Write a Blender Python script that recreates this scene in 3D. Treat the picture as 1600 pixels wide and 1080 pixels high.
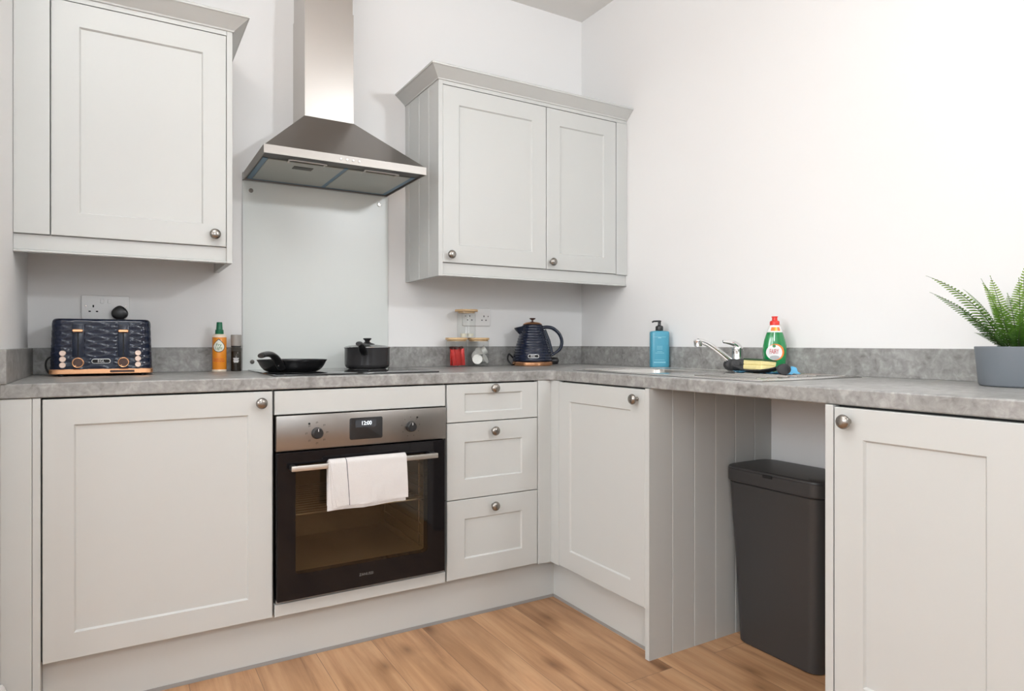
import bpy, bmesh, math, random
from mathutils import Matrix, Vector
random.seed(7)
PI = math.pi
for o in list(bpy.data.objects): bpy.data.objects.remove(o)
SC = bpy.context.scene
COL = SC.collection

# ------------------------------------------------------------------ camera
CAMX, CAMY, CAMZ, YAW, F, PX, PY = -2.0744, -2.7444, 1.0318, 0.5345, 1018.97, 793.43, 535.64
cd = bpy.data.cameras.new('camera'); cam = bpy.data.objects.new('camera', cd); COL.objects.link(cam)
cam.location = (CAMX, CAMY, CAMZ); cam.rotation_euler = (PI/2, 0, -YAW)
cd.sensor_fit = 'HORIZONTAL'; cd.sensor_width = 36; cd.lens = F*36/1600
cd.shift_x = -(PX-800)/1600; cd.shift_y = (PY-540)/1600
cd.clip_start = 0.02; SC.camera = cam

# ------------------------------------------------------------------ light
W = bpy.data.worlds.new('world'); SC.world = W; W.use_nodes = True
W.node_tree.nodes['Background'].inputs[0].default_value = (0.90, 0.95, 1.0, 1)
W.node_tree.nodes['Background'].inputs[1].default_value = 1.6
def area(name, loc, target, sx, sy, power, color, spread=PI):
    l = bpy.data.lights.new(name, 'AREA'); l.shape = 'RECTANGLE'; l.size = sx; l.size_y = sy
    l.energy = power; l.color = color; l.spread = spread
    o = bpy.data.objects.new(name, l); COL.objects.link(o); o.location = loc
    d = Vector(target)-Vector(loc); o.rotation_euler = d.to_track_quat('-Z', 'Y').to_euler()
    return o
CW = (0.915, 0.96, 1.0)
area('bounced_flash', (-2.20, -1.90, 2.30), (-2.20, -1.90, 2.7), 0.5, 0.5, 47, CW)
area('flash_head', (-0.12, -3.60, 2.30), (-1.2, 0, 2.1), 0.16, 0.16, 9.8, CW, math.radians(110))
area('camera_fill', (-1.90, -2.90, 1.70), (-1.0, 0, 1.3), 0.4, 0.4, 7, CW)  # fill lamp added near the camera to balance the brightness
area('chimney_reflection_fill', (-0.70, -2.35, 2.69), (-0.70, -2.35, 0), 0.6, 0.6, 4, CW)  # added panel standing for a bright ceiling spot mirrored in the chimney
area('left_wall_fill', (-5.20, -3.40, 1.95), (0, -1.2, 1.6), 2.4, 1.2, 50, CW)  # added fill for panels facing left; the far left wall has no window
area('left_inner_fill', (-5.20, -1.90, 1.95), (0, -1.4, 1.6), 1.6, 1.2, 52, CW)  # second fill added on the left, no known source there
SC.view_settings.view_transform = 'Standard'; SC.view_settings.look = 'None'
SC.view_settings.gamma = 1; SC.view_settings.use_curve_mapping = False
SC.view_settings.exposure = -0.03

# ------------------------------------------------------------------ materials
def new_mat(name):
    m = bpy.data.materials.new(name); m.use_nodes = True
    return m, m.node_tree.nodes, m.node_tree.links, m.node_tree.nodes['Principled BSDF']
def mat(name, col, rough=0.5, metal=0.0, spec=0.5, coat=0.0, bump=0.0, bscale=40, stretch=None, var=0.0, **kw):
    m, N, L, P = new_mat(name)
    P.inputs['Base Color'].default_value = (*col, 1); P.inputs['Roughness'].default_value = rough
    P.inputs['Metallic'].default_value = metal; P.inputs['Specular IOR Level'].default_value = spec
    P.inputs['Coat Weight'].default_value = coat; P.inputs['Coat Roughness'].default_value = 0.05
    for k, v in kw.items(): P.inputs[k.replace('_', ' ')].default_value = v
    tc = N.new('ShaderNodeTexCoord'); mp = N.new('ShaderNodeMapping'); L.new(tc.outputs['Object'], mp.inputs[0])
    if stretch: mp.inputs['Scale'].default_value = stretch
    nz = N.new('ShaderNodeTexNoise'); nz.inputs['Scale'].default_value = bscale; nz.inputs['Detail'].default_value = 3
    L.new(mp.outputs[0], nz.inputs['Vector'])
    if bump:
        b = N.new('ShaderNodeBump'); b.inputs['Strength'].default_value = bump; b.inputs['Distance'].default_value = 0.002
        L.new(nz.outputs[0], b.inputs['Height']); L.new(b.outputs[0], P.inputs['Normal'])
    if var:
        mx = N.new('ShaderNodeMix'); mx.data_type = 'RGBA'
        mx.inputs[6].default_value = tuple(max(0, c*(1-var)) for c in col)+(1,)
        mx.inputs[7].default_value = tuple(min(1, c*(1+var)) for c in col)+(1,)
        L.new(nz.outputs[0], mx.inputs[0]); L.new(mx.outputs[2], P.inputs['Base Color'])
    return m
def ramp(N, stops):
    r = N.new('ShaderNodeValToRGB'); e = r.color_ramp.elements
    while len(e) < len(stops): e.new(0.5)
    for i, (p, c) in enumerate(stops): e[i].position = p; e[i].color = (*c, 1)
    return r
def concrete():
    m, N, L, P = new_mat('concrete_laminate')
    tc = N.new('ShaderNodeTexCoord')
    a = N.new('ShaderNodeTexNoise'); a.inputs['Scale'].default_value = 13; a.inputs['Detail'].default_value = 9; a.inputs['Roughness'].default_value = 0.72; a.inputs['Distortion'].default_value = 0.5
    b = N.new('ShaderNodeTexNoise'); b.inputs['Scale'].default_value = 48; b.inputs['Detail'].default_value = 6; b.inputs['Distortion'].default_value = 0.7
    L.new(tc.outputs['Object'], a.inputs[0]); L.new(tc.outputs['Object'], b.inputs[0])
    mx = N.new('ShaderNodeMix'); mx.inputs[0].default_value = 0.45; L.new(a.outputs[0], mx.inputs[2]); L.new(b.outputs[0], mx.inputs[3])
    r = ramp(N, [(0.36, (0.175, 0.170, 0.161)), (0.45, (0.255, 0.249, 0.238)), (0.53, (0.310, 0.304, 0.292)), (0.64, (0.42, 0.413, 0.402))])
    L.new(mx.outputs[0], r.inputs[0]); L.new(r.outputs[0], P.inputs['Base Color'])
    P.inputs['Roughness'].default_value = 0.38
    return m
def wood_floor():
    m, N, L, P = new_mat('oak_planks')
    tc = N.new('ShaderNodeTexCoord'); mp = N.new('ShaderNodeMapping'); mp.inputs['Rotation'].default_value = (0, 0, PI/2)
    L.new(tc.outputs['Object'], mp.inputs[0])
    br = N.new('ShaderNodeTexBrick'); br.inputs['Scale'].default_value = 1; br.inputs['Brick Width'].default_value = 1.95
    br.inputs['Row Height'].default_value = 0.19; br.inputs['Mortar Size'].default_value = 0.0009; br.offset = 0.37
    br.inputs['Color1'].default_value = (0, 0, 0, 1); br.inputs['Color2'].default_value = (1, 1, 1, 1); br.inputs['Mortar'].default_value = (0.5, 0.5, 0.5, 1)
    L.new(mp.outputs[0], br.inputs[0])
    # per plank offset of the grain
    sc = N.new('ShaderNodeVectorMath'); sc.operation = 'SCALE'; sc.inputs['Scale'].default_value = 7.0; L.new(br.outputs['Color'], sc.inputs[0])
    ad = N.new('ShaderNodeVectorMath'); ad.operation = 'ADD'; L.new(tc.outputs['Object'], ad.inputs[0]); L.new(sc.outputs[0], ad.inputs[1])
    m2 = N.new('ShaderNodeMapping'); m2.inputs['Scale'].default_value = (16, 0.9, 1); L.new(ad.outputs[0], m2.inputs[0])
    g = N.new('ShaderNodeTexNoise'); g.inputs['Scale'].default_value = 1.6; g.inputs['Detail'].default_value = 9; g.inputs['Roughness'].default_value = 0.62; g.inputs['Distortion'].default_value = 0.5
    L.new(m2.outputs[0], g.inputs[0])
    m3 = N.new('ShaderNodeMapping'); m3.inputs['Scale'].default_value = (3.2, 0.8, 1); L.new(ad.outputs[0], m3.inputs[0])
    k = N.new('ShaderNodeTexNoise'); k.inputs['Scale'].default_value = 2.0; k.inputs['Detail'].default_value = 4; k.inputs['Distortion'].default_value = 0.8; L.new(m3.outputs[0], k.inputs[0])
    r = ramp(N, [(0.26, (0.26, 0.125, 0.058)), (0.42, (0.44, 0.235, 0.118)), (0.52, (0.51, 0.285, 0.148)), (0.70, (0.60, 0.36, 0.20))])
    L.new(g.outputs[0], r.inputs[0])
    r2 = ramp(N, [(0.30, (0.70, 0.65, 0.60)), (0.5, (0.95, 0.95, 0.94)), (0.7, (1.14, 1.13, 1.12))]); L.new(k.outputs[0], r2.inputs[0])
    mu = N.new('ShaderNodeMix'); mu.data_type = 'RGBA'; mu.blend_type = 'MULTIPLY'; mu.inputs[0].default_value = 1
    L.new(r.outputs[0], mu.inputs[6]); L.new(r2.outputs[0], mu.inputs[7])
    mp4 = N.new('ShaderNodeMapping'); mp4.inputs['Scale'].default_value = (4.0, 1.8, 1); L.new(ad.outputs[0], mp4.inputs[0])
    vo = N.new('ShaderNodeTexVoronoi'); vo.voronoi_dimensions = '2D'; vo.inputs['Scale'].default_value = 0.9; L.new(mp4.outputs[0], vo.inputs[0])
    kn = ramp(N, [(0.0, (0.30, 0.23, 0.18)), (0.05, (0.62, 0.55, 0.48)), (0.11, (0.9, 0.88, 0.86)), (0.2, (1, 1, 1))]); L.new(vo.outputs[0], kn.inputs[0])
    mk = N.new('ShaderNodeMix'); mk.data_type = 'RGBA'; mk.blend_type = 'MULTIPLY'; mk.inputs[0].default_value = 0.8
    L.new(mu.outputs[2], mk.inputs[6]); L.new(kn.outputs[0], mk.inputs[7])
    mm = N.new('ShaderNodeMix'); mm.data_type = 'RGBA'; L.new(br.outputs['Fac'], mm.inputs[0]); L.new(mk.outputs[2], mm.inputs[6]); mm.inputs[7].default_value = (0.20, 0.11, 0.06, 1)
    L.new(mm.outputs[2], P.inputs['Base Color']); P.inputs['Roughness'].default_value = 0.42
    bp = N.new('ShaderNodeBump'); bp.inputs['Strength'].default_value = 0.12; bp.inputs['Distance'].default_value = 0.002; L.new(g.outputs[0], bp.inputs['Height']); L.new(bp.outputs[0], P.inputs['Normal'])
    return m
def clear_glass(name, tint, ior=1.45, rough=0.0):
    m, N, L, P = new_mat(name)
    t = N.new('ShaderNodeBsdfTransparent'); t.inputs[0].default_value = (*tint, 1)
    g = N.new('ShaderNodeBsdfGlossy'); g.inputs['Roughness'].default_value = rough
    lw = N.new('ShaderNodeLayerWeight'); lw.inputs[0].default_value = 0.5
    pw = N.new('ShaderNodeMath'); pw.operation = 'POWER'; pw.inputs[1].default_value = 4.5; L.new(lw.outputs['Facing'], pw.inputs[0])
    fr = N.new('ShaderNodeMath'); fr.operation = 'MULTIPLY_ADD'; fr.inputs[1].default_value = 0.75; fr.inputs[2].default_value = ((ior-1)/(ior+1))**2; L.new(pw.outputs[0], fr.inputs[0])
    mx = N.new('ShaderNodeMixShader'); L.new(fr.outputs[0], mx.inputs[0]); L.new(t.outputs[0], mx.inputs[1]); L.new(g.outputs[0], mx.inputs[2])
    L.new(mx.outputs[0], N['Material Output'].inputs['Surface'])
    return m
M = dict(
    wall=mat('white_wall_paint', (0.84, 0.83, 0.82), 0.75, bump=0.03, bscale=220),
    ceil=mat('ceiling_paint', (0.80, 0.78, 0.75), 0.85, bump=0.03, bscale=200),
    skirt=mat('white_gloss_paint', (0.86, 0.85, 0.83), 0.3),
    cab=mat('pale_grey_cabinet_paint', (0.545, 0.551, 0.533), 0.38, bump=0.02, bscale=300),
    gap=mat('painted_gap_shade', (0.03, 0.029, 0.028), 0.9),  # carcasses coloured near-black so the door gaps carry painted-in shade
    strip=mat('grey_plinth_seal', (0.30, 0.29, 0.28), 0.4),
    top=concrete(), floor=wood_floor(),
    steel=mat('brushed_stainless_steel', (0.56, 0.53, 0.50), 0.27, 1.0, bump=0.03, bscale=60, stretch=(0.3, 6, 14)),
    rimst=mat('satin_rim_steel', (0.36, 0.335, 0.31), 0.45, 1.0),
    barst=mat('satin_handle_steel', (0.62, 0.59, 0.55), 0.40, 1.0),
    ctrl=mat('control_panel_steel', (0.33, 0.31, 0.29), 0.33, 1.0, bump=0.03, bscale=60, stretch=(0.3, 6, 14)),
    dsteel=mat('dimmed_stainless_steel', (0.27, 0.255, 0.24), 0.30, 1.0, bump=0.03, bscale=60, stretch=(0.3, 6, 14)),  # same brushed steel, with the canopy's dim reflections put into a darker colour
    sinkm=mat('satin_sink_steel', (0.66, 0.65, 0.63), 0.22, 1.0),
    chrome=mat('polished_chrome', (0.80, 0.80, 0.80), 0.07, 1.0),
    nickel=mat('brushed_nickel', (0.31, 0.29, 0.265), 0.27, 1.0, var=0.12),
    splash=mat('pale_backed_glass', (0.675, 0.70, 0.675), 0.30),
    hobg=mat('black_ceramic_glass', (0.012, 0.012, 0.013), 0.06, spec=0.7),
    mark=mat('printed_hob_marking', (0.16, 0.16, 0.16), 0.4),
    blackg=mat('black_oven_glass', (0.008, 0.007, 0.008), 0.05, spec=0.28),
    ovwin=clear_glass('tinted_oven_window', (0.72, 0.66, 0.56), 1.52),
    enamel=mat('oven_enamel', (0.42, 0.36, 0.27), 0.4),
    blackp=mat('black_plastic', (0.016, 0.016, 0.017), 0.32),
    charc=mat('charcoal_plastic', (0.040, 0.038, 0.038), 0.42, bump=0.04, bscale=400),
    nonst=mat('black_nonstick', (0.010, 0.010, 0.011), 0.22),
    potout=mat('charcoal_metallic_enamel', (0.055, 0.053, 0.055), 0.24, 0.3),
    navy=mat('navy_enamel', (0.008, 0.0125, 0.030), 0.17, spec=0.5),
    navyd=mat('dark_navy_plastic', (0.012, 0.018, 0.036), 0.25),
    copper=mat('rose_gold_metal', (0.86, 0.45, 0.24), 0.22, 1.0),
    copperd=mat('dark_copper_dial', (0.09, 0.05, 0.04), 0.3, 0.5),
    white=mat('white_plastic', (0.78, 0.765, 0.75), 0.3),
    whitep=mat('white_print', (0.82, 0.82, 0.82), 0.5),
    hole=mat('socket_hole', (0.01, 0.01, 0.01), 0.8),
    towel=mat('white_cotton', (0.66, 0.635, 0.62), 0.95, bump=0.6, bscale=420),
    stripe=mat('charcoal_woven_stripe', (0.06, 0.06, 0.07), 0.95),
    blue=mat('blue_protective_film', (0.10, 0.22, 0.34), 0.35),
    filt=mat('grey_filter_film', (0.42, 0.45, 0.43), 0.42, 0.25, bump=0.1, bscale=300),
    brown=mat('brown_latch_plastic', (0.02, 0.019, 0.012), 0.4),
    oilb=mat('orange_oil_bottle', (0.80, 0.27, 0.02), 0.22, coat=0.3),
    cream=mat('cream_plastic', (0.85, 0.72, 0.58), 0.35),
    green=mat('dark_green_cap', (0.01, 0.16, 0.075), 0.35),
    lblc=mat('cream_label', (0.85, 0.84, 0.72), 0.5),
    lgreen=mat('label_green_ink', (0.05, 0.22, 0.07), 0.5),
    red=mat('red_plastic', (0.72, 0.035, 0.02), 0.3),
    redf=mat('red_foil_wrapper', (0.55, 0.025, 0.02), 0.25, 0.25, bump=0.6, bscale=60),
    redi=mat('red_label_ink', (0.55, 0.02, 0.03), 0.5),
    orange=mat('orange_label_ink', (0.85, 0.22, 0.03), 0.5),
    yellow=mat('yellow_ink', (0.9, 0.6, 0.05), 0.5),
    liq=mat('green_washing_liquid', (0.0, 0.22, 0.055), 0.10, coat=0.8, spec=0.7),
    clearp=mat('clear_bottle_plastic', (0.80, 0.80, 0.78), 0.12, coat=0.5),
    teal=mat('teal_bottle_plastic', (0.06, 0.30, 0.42), 0.30, coat=0.2),
    ltl=mat('pale_teal_print', (0.22, 0.50, 0.60), 0.45),
    spg=mat('yellow_sponge_foam', (0.88, 0.76, 0.36), 0.95, bump=0.8, bscale=160, var=0.08),
    scour=mat('green_scouring_pad', (0.04, 0.09, 0.04), 0.95, bump=0.8, bscale=300),
    cloth=mat('blue_cloth', (0.13, 0.42, 0.66), 0.9, bump=0.4, bscale=200),
    rubber=mat('dark_grey_silicone', (0.030, 0.030, 0.032), 0.55, bump=0.15, bscale=120),
    glass=clear_glass('jar_glass', (0.955, 0.965, 0.96), 1.40),
    grey_glass=clear_glass('pepper_mill_glass', (0.60, 0.58, 0.55), 1.4),
    bamboo=mat('bamboo', (0.66, 0.44, 0.23), 0.45, bump=0.05, bscale=30, stretch=(2, 12, 2), var=0.10),
    pod=mat('grey_foil_pod', (0.66, 0.65, 0.62), 0.35, 0.2, var=0.15, bscale=25),
    milk=mat('cream_tub', (0.85, 0.82, 0.70), 0.4),
    pepper=mat('peppercorns', (0.06, 0.05, 0.04), 0.7, var=0.6, bscale=160),
    lid2=mat('smoky_cap_plastic', (0.36, 0.33, 0.30), 0.25),
    pot=mat('blue_grey_ceramic', (0.175, 0.195, 0.22), 0.42),
    soil=mat('dark_soil', (0.025, 0.018, 0.012), 0.95, bump=1, bscale=120),
    stem=mat('fern_midrib', (0.045, 0.075, 0.02), 0.6),
    lcd=mat('display_window', (0.045, 0.05, 0.058), 0.15),
)
def leafm():
    m, N, L, P = new_mat('fern_leaf')
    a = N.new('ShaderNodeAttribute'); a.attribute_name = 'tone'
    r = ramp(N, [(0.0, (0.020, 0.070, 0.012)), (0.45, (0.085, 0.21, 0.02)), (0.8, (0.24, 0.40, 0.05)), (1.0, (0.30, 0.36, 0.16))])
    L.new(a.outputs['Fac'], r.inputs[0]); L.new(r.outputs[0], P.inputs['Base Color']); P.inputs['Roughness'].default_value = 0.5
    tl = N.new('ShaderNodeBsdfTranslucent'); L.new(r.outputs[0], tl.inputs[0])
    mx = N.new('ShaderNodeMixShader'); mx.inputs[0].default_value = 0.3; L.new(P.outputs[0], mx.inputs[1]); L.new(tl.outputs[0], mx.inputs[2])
    L.new(mx.outputs[0], N['Material Output'].inputs['Surface'])
    return m
M['leaf'] = leafm()
def emis(name, col, s):
    m, N, L, P = new_mat(name); P.inputs['Base Color'].default_value = (0.02, 0.02, 0.02, 1)
    P.inputs['Emission Color'].default_value = (*col, 1); P.inputs['Emission Strength'].default_value = s; return m
M['digits'] = emis('lit_display_digits', (0.9, 0.95, 1.0), 2.2)

# ------------------------------------------------------------------ helpers
WM = {}
def link(name, bm, m, parent=None, world=True, smooth=30):
    """one mesh object; world=True: the bmesh is in world coordinates and is taken back to the parent's frame"""
    if parent is not None and world: bmesh.ops.transform(bm, matrix=WM[parent].inverted(), verts=bm.verts)
    bmesh.ops.recalc_face_normals(bm, faces=bm.faces)
    me = bpy.data.meshes.new(name); bm.to_mesh(me); bm.free()
    for mm in (m if isinstance(m, (list, tuple)) else [m]): me.materials.append(mm)
    if smooth:
        me.polygons.foreach_set('use_smooth', [True]*len(me.polygons)); me.set_sharp_from_angle(angle=math.radians(smooth))
    o = bpy.data.objects.new(name, me); COL.objects.link(o)
    if parent is not None: o.parent = parent; WM[o] = WM[parent]
    else: WM[o] = Matrix.Identity(4)
    return o
def recentre(o, loc):
    o.data.transform(Matrix.Translation(-Vector(loc))); o.location = loc; WM[o] = Matrix.Translation(loc)
def tag(o, label, cat, group=None):
    o['label'] = label; o['category'] = cat
    if group: o['group'] = group
    return o
def thing(name, label, cat, loc, rz=0, group=None):
    o = bpy.data.objects.new(name, None); COL.objects.link(o); o.empty_display_size = 0.05
    o.location = loc; o.rotation_euler = (0, 0, rz)
    WM[o] = Matrix.Translation(loc) @ Matrix.Rotation(rz, 4, 'Z')
    return tag(o, label, cat, group)
def struct(name, bm, m):
    o = link(name, bm, m); o['kind'] = 'structure'; return o
def bx(bm, x0, x1, y0, y1, z0, z1, bev=0, seg=2, mi=0):
    t = bmesh.new(); bmesh.ops.create_cube(t, size=1)
    for v in t.verts: v.co = Vector(((x0+x1)/2+v.co.x*(x1-x0), (y0+y1)/2+v.co.y*(y1-y0), (z0+z1)/2+v.co.z*(z1-z0)))
    if bev: bmesh.ops.bevel(t, geom=t.edges[:], offset=bev, segments=seg, profile=0.5, affect='EDGES')
    for f in t.faces: f.material_index = mi
    merge(bm, t); return bm
def merge(bm, t, mtx=None):
    if mtx is not None: bmesh.ops.transform(t, matrix=mtx, verts=t.verts)
    me = bpy.data.meshes.new('tmp'); t.to_mesh(me); t.free(); bm.from_mesh(me); bpy.data.meshes.remove(me)
def box(*a, **k): return bx(bmesh.new(), *a, **k)
def lathe(bm, prof, seg=40, cap=True, mtx=None):
    """prof: list of (r, z)"""
    t = bmesh.new(); rings = []
    for r, z in prof:
        if r < 1e-6: rings.append([t.verts.new((0, 0, z))])
        else: rings.append([t.verts.new((r*math.cos(2*PI*i/seg), r*math.sin(2*PI*i/seg), z)) for i in range(seg)])
    for a, b in zip(rings, rings[1:]):
        for i in range(seg):
            j = (i+1) % seg
            if len(a) == 1 and len(b) == 1: continue
            if len(a) == 1: t.faces.new((a[0], b[i], b[j]))
            elif len(b) == 1: t.faces.new((a[i], a[j], b[0]))
            else: t.faces.new((a[i], a[j], b[j], b[i]))
    if cap:
        for r in (rings[0], rings[-1]):
            if len(r) > 1: t.faces.new(r)
    merge(bm, t, mtx); return bm
def tube(bm, pts, rad, seg=12, closed_ends=True, flat=None):
    """swept tube along pts; rad number or list; flat=(a,b) elliptic scale of the two section axes"""
    P_ = [Vector(p) for p in pts]; n = len(P_); t = bmesh.new(); rings = []
    rs = rad if isinstance(rad, (list, tuple)) else [rad]*n
    tan = [(P_[min(i+1, n-1)]-P_[max(i-1, 0)]).normalized() for i in range(n)]
    up = Vector((0, 0, 1)) if abs(tan[0].z) < 0.9 else Vector((0, 1, 0))
    nrm = (up-tan[0]*up.dot(tan[0])).normalized()
    a, b = flat or (1, 1)
    for i in range(n):
        nrm = (nrm-tan[i]*nrm.dot(tan[i])).normalized(); bi = tan[i].cross(nrm)
        rings.append([t.verts.new(P_[i]+nrm*rs[i]*a*math.cos(2*PI*k/seg)+bi*rs[i]*b*math.sin(2*PI*k/seg)) for k in range(seg)])
    for r0, r1 in zip(rings, rings[1:]):
        for k in range(seg): t.faces.new((r0[k], r0[(k+1) % seg], r1[(k+1) % seg], r1[k]))
    if closed_ends: t.faces.new(rings[0]); t.faces.new(rings[-1])
    merge(bm, t); return bm
def spline(pts, n=8):
    P_ = [Vector(p) for p in pts]; out = []
    for i in range(len(P_)-1):
        p0 = P_[max(i-1, 0)]; p1 = P_[i]; p2 = P_[i+1]; p3 = P_[min(i+2, len(P_)-1)]
        for k in range(n):
            t = k/n
            out.append(0.5*((2*p1)+(p2-p0)*t+(2*p0-5*p1+4*p2-p3)*t*t+(3*p1-p0-3*p2+p3)*t**3))
    out.append(P_[-1]); return out
def rrect(x0, x1, y0, y1, r, n=6):
    pts = []
    for cx, cy, a in ((x1-r, y1-r, 0), (x0+r, y1-r, PI/2), (x0+r, y0+r, PI), (x1-r, y0+r, 1.5*PI)):
        for k in range(n+1): t = a+PI/2*k/n; pts.append((cx+r*math.cos(t), cy+r*math.sin(t)))
    return pts
def loft(bm, loops, cap=True):
    """loops: list of lists of 3D points, same count"""
    t = bmesh.new(); R = [[t.verts.new(p) for p in l] for l in loops]; n = len(R[0])
    for a, b in zip(R, R[1:]):
        for i in range(n): t.faces.new((a[i], a[(i+1) % n], b[(i+1) % n], b[i]))
    if cap: t.faces.new(R[0]); t.faces.new(R[-1])
    merge(bm, t); return bm
def text(bm, s, size, mtx, bend=None, ext=0.0003, spacing=1.0, squash=1.0, mi=0):
    c = bpy.data.curves.new('t', 'FONT'); c.body = s; c.size = size; c.extrude = ext; c.align_x = 'CENTER'; c.align_y = 'CENTER'; c.space_character = spacing; c.resolution_u = 3
    o = bpy.data.objects.new('t', c); COL.objects.link(o); bpy.context.view_layer.update()
    me = bpy.data.meshes.new_from_object(o.evaluated_get(bpy.context.evaluated_depsgraph_get()))
    t = bmesh.new(); t.from_mesh(me); bpy.data.objects.remove(o); bpy.data.curves.remove(c); bpy.data.meshes.remove(me)
    for v in t.verts:
        v.co.x *= squash
        x, y, z = v.co
        if bend: a = x/bend; v.co = Vector(((bend+z)*math.sin(a), -(bend+z)*math.cos(a), y))
        else: v.co = Vector((x, -z, y))
    for f in t.faces: f.material_index = mi
    merge(bm, t, mtx)
def T(x, y, z): return Matrix.Translation((x, y, z))
def RZ(a): return Matrix.Rotation(a, 4, 'Z')
def RX(a): return Matrix.Rotation(a, 4, 'X')
def RY(a): return Matrix.Rotation(a, 4, 'Y')

def shaker(w, h, t=0.020, st=0.071, rec=0.006, flat=False):
    """door front in the x-z plane facing -y, lower left corner at the origin, front at y=0"""
    bm = bmesh.new(); e = 0.0016
    def ring(i, y): return [bm.verts.new(p) for p in ((i, y, i), (w-i, y, i), (w-i, y, h-i), (i, y, h-i))]
    R = [ring(0, t), ring(0, e), ring(e, 0)]
    if not flat: R += [ring(st, 0), ring(st+0.0035, rec-0.001), ring(st+0.0045, rec)]
    bm.faces.new(R[0])
    for a, b in zip(R, R[1:]):
        for i in range(4): bm.faces.new((a[i], a[(i+1) % 4], b[(i+1) % 4], b[i]))
    bm.faces.new(R[-1]); return bm
def on_back(bm, x, y, z): bmesh.ops.transform(bm, matrix=T(x, y, z), verts=bm.verts); return bm
def on_right(bm, x, y, z): bmesh.ops.transform(bm, matrix=T(x, y, z) @ RZ(-PI/2), verts=bm.verts); return bm
def knob(parent, x, y, z, right=False, r=0.0168):
    bm = bmesh.new()
    pr = [(0.0075, 0), (0.0075, 0.002), (0.0048, 0.005), (0.0045, 0.012), (0.008, 0.016), (r, 0.0195), (r+0.0008, 0.023), (r-0.001, 0.027), (r*0.72, 0.0305), (r*0.35, 0.0322), (0, 0.0325)]
    lathe(bm, pr, 28, mtx=T(x, y, z) @ (RZ(-PI/2) if right else Matrix.Identity(4)) @ RX(PI/2))
    return link('knob', bm, M['nickel'], parent, smooth=50)

# fitted dimensions
XL = -2.350; Z1, Z0 = 0.8779, 0.1635; ZB, ZT = 0.8832, 0.9225; ZU = 1.0143
FB = -0.5946; GB = -0.6050; WY = -0.5980; WX = -0.6000; ZC = 2.711

# ------------------------------------------------------------------ room
struct('floor', box(-5.3, 0.0, -5.1, 0.0, -0.05, 0), M['floor'])
struct('ceiling', box(-5.3, 0.1, -5.1, 0.1, ZC, ZC+0.1), M['ceil'])
struct('wall_back', box(-2.47, 0.1, 0, 0.1, 0, ZC), M['wall'])
struct('wall_right', box(0, 0.1, -5.1, 0, 0, ZC), M['wall'])
struct('wall_left', box(XL-0.12, XL, -0.82, 0, 0, ZC), M['wall'])
struct('wall_partition', box(-5.3, XL-0.12, -0.82, -0.70, 0, ZC), M['wall'])
struct('wall_far_left', box(-5.4, -5.3, -5.1, -0.70, 0, ZC), M['wall'])
b = bmesh.new()
for a in ((-5.3, -4.4, 0, ZC), (-1.6, 0, 0, ZC), (-4.4, -1.6, 0, 0.65), (-4.4, -1.6, 2.45, ZC)): bx(b, a[0], a[1], -5.2, -5.1, a[2], a[3])
struct('wall_front', b, M['wall'])
b = bmesh.new()
for x0, x1 in ((-4.4, -4.34), (-3.03, -2.97), (-1.66, -1.6)): bx(b, x0, x1, -5.17, -5.11, 0.65, 2.45)
for z0, z1 in ((0.65, 0.71), (2.39, 2.45)): bx(b, -4.4, -1.6, -5.17, -5.11, z0, z1)
struct('window_1', b, M['skirt'])
def skirting(name, x, y0, y1, side):
    pr = [(0, 0), (0.018, 0), (0.018, 0.105), (0.014, 0.118), (0.011, 0.128), (0.006, 0.135), (0, 0.135)]
    bm = bmesh.new(); loft(bm, [[(x+side*a, y, z) for a, z in pr] for y in (y0, y1)]); return struct(name, bm, M['skirt'])
skirting('baseboard_left', XL, -0.82, -0.598, 1)
skirting('baseboard_right', 0, -5.1, -2.7, -1)

# ------------------------------------------------------------------ worktop + upstands
bm = bmesh.new(); R = 0.05; YE = -2.75
out = [(XL, 0), (0, 0), (0, YE), (WX, YE)]
cx, cy = WX-R, WY-R
for k in range(13): a = (PI/2)*k/12; out.append((cx+R*math.cos(a), cy+R*math.sin(a)))
out.append((XL, WY))
BW = (-0.49, -0.16, -1.02, -0.73)     # bowl opening
hole = rrect(BW[0]-.012, BW[1]+.012, BW[2]-.012, BW[3]+.012, 0.05)
for z in (ZT, ZB):
    vo = [bm.verts.new((x, y, z)) for x, y in out]; vh = [bm.verts.new((x, y, z)) for x, y in hole]
    es = [bm.edges.new((vs[i], vs[(i+1) % len(vs)])) for vs in (vo, vh) for i in range(len(vs))]
    bmesh.ops.triangle_fill(bm, edges=es, use_beauty=True)
    if z == ZT: A, H = vo, vh
for u_, w_ in ((A, vo), (H, vh)):
    for i in range(len(u_)): bm.faces.new((u_[i], u_[(i+1) % len(u_)], w_[(i+1) % len(u_)], w_[i]))
wt = link('worktop', bm, M['top'], smooth=35)
mo = wt.modifiers.new('b', 'BEVEL'); mo.width = 0.004; mo.segments = 3; mo.limit_method = 'ANGLE'; mo.angle_limit = math.radians(60)
tag(wt, 'grey concrete-effect L-shaped worktop with a rounded inner corner over the base units', 'worktop')
UT = 0.015
def ups(x0, x1, y0, y1, label):
    o = link('upstand', box(x0, x1, y0, y1, ZT, ZU, bev=0.0012, seg=1), M['top']); recentre(o, ((x0+x1)/2, (y0+y1)/2, ZT))
    tag(o, label, 'upstand')
ups(XL, XL+UT, -0.6, 0, 'short grey upstand along the left wall, beyond the toaster')
ups(XL+UT, -1.667, -UT, 0, 'grey upstand on the back wall behind the toaster, left of the glass splashback')
ups(-1.065, 0, -UT, 0, 'grey upstand on the back wall behind the kettle and storage jars')
ups(-UT, 0, YE, -UT, 'long grey upstand on the right wall behind the sink and the fern')

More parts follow.
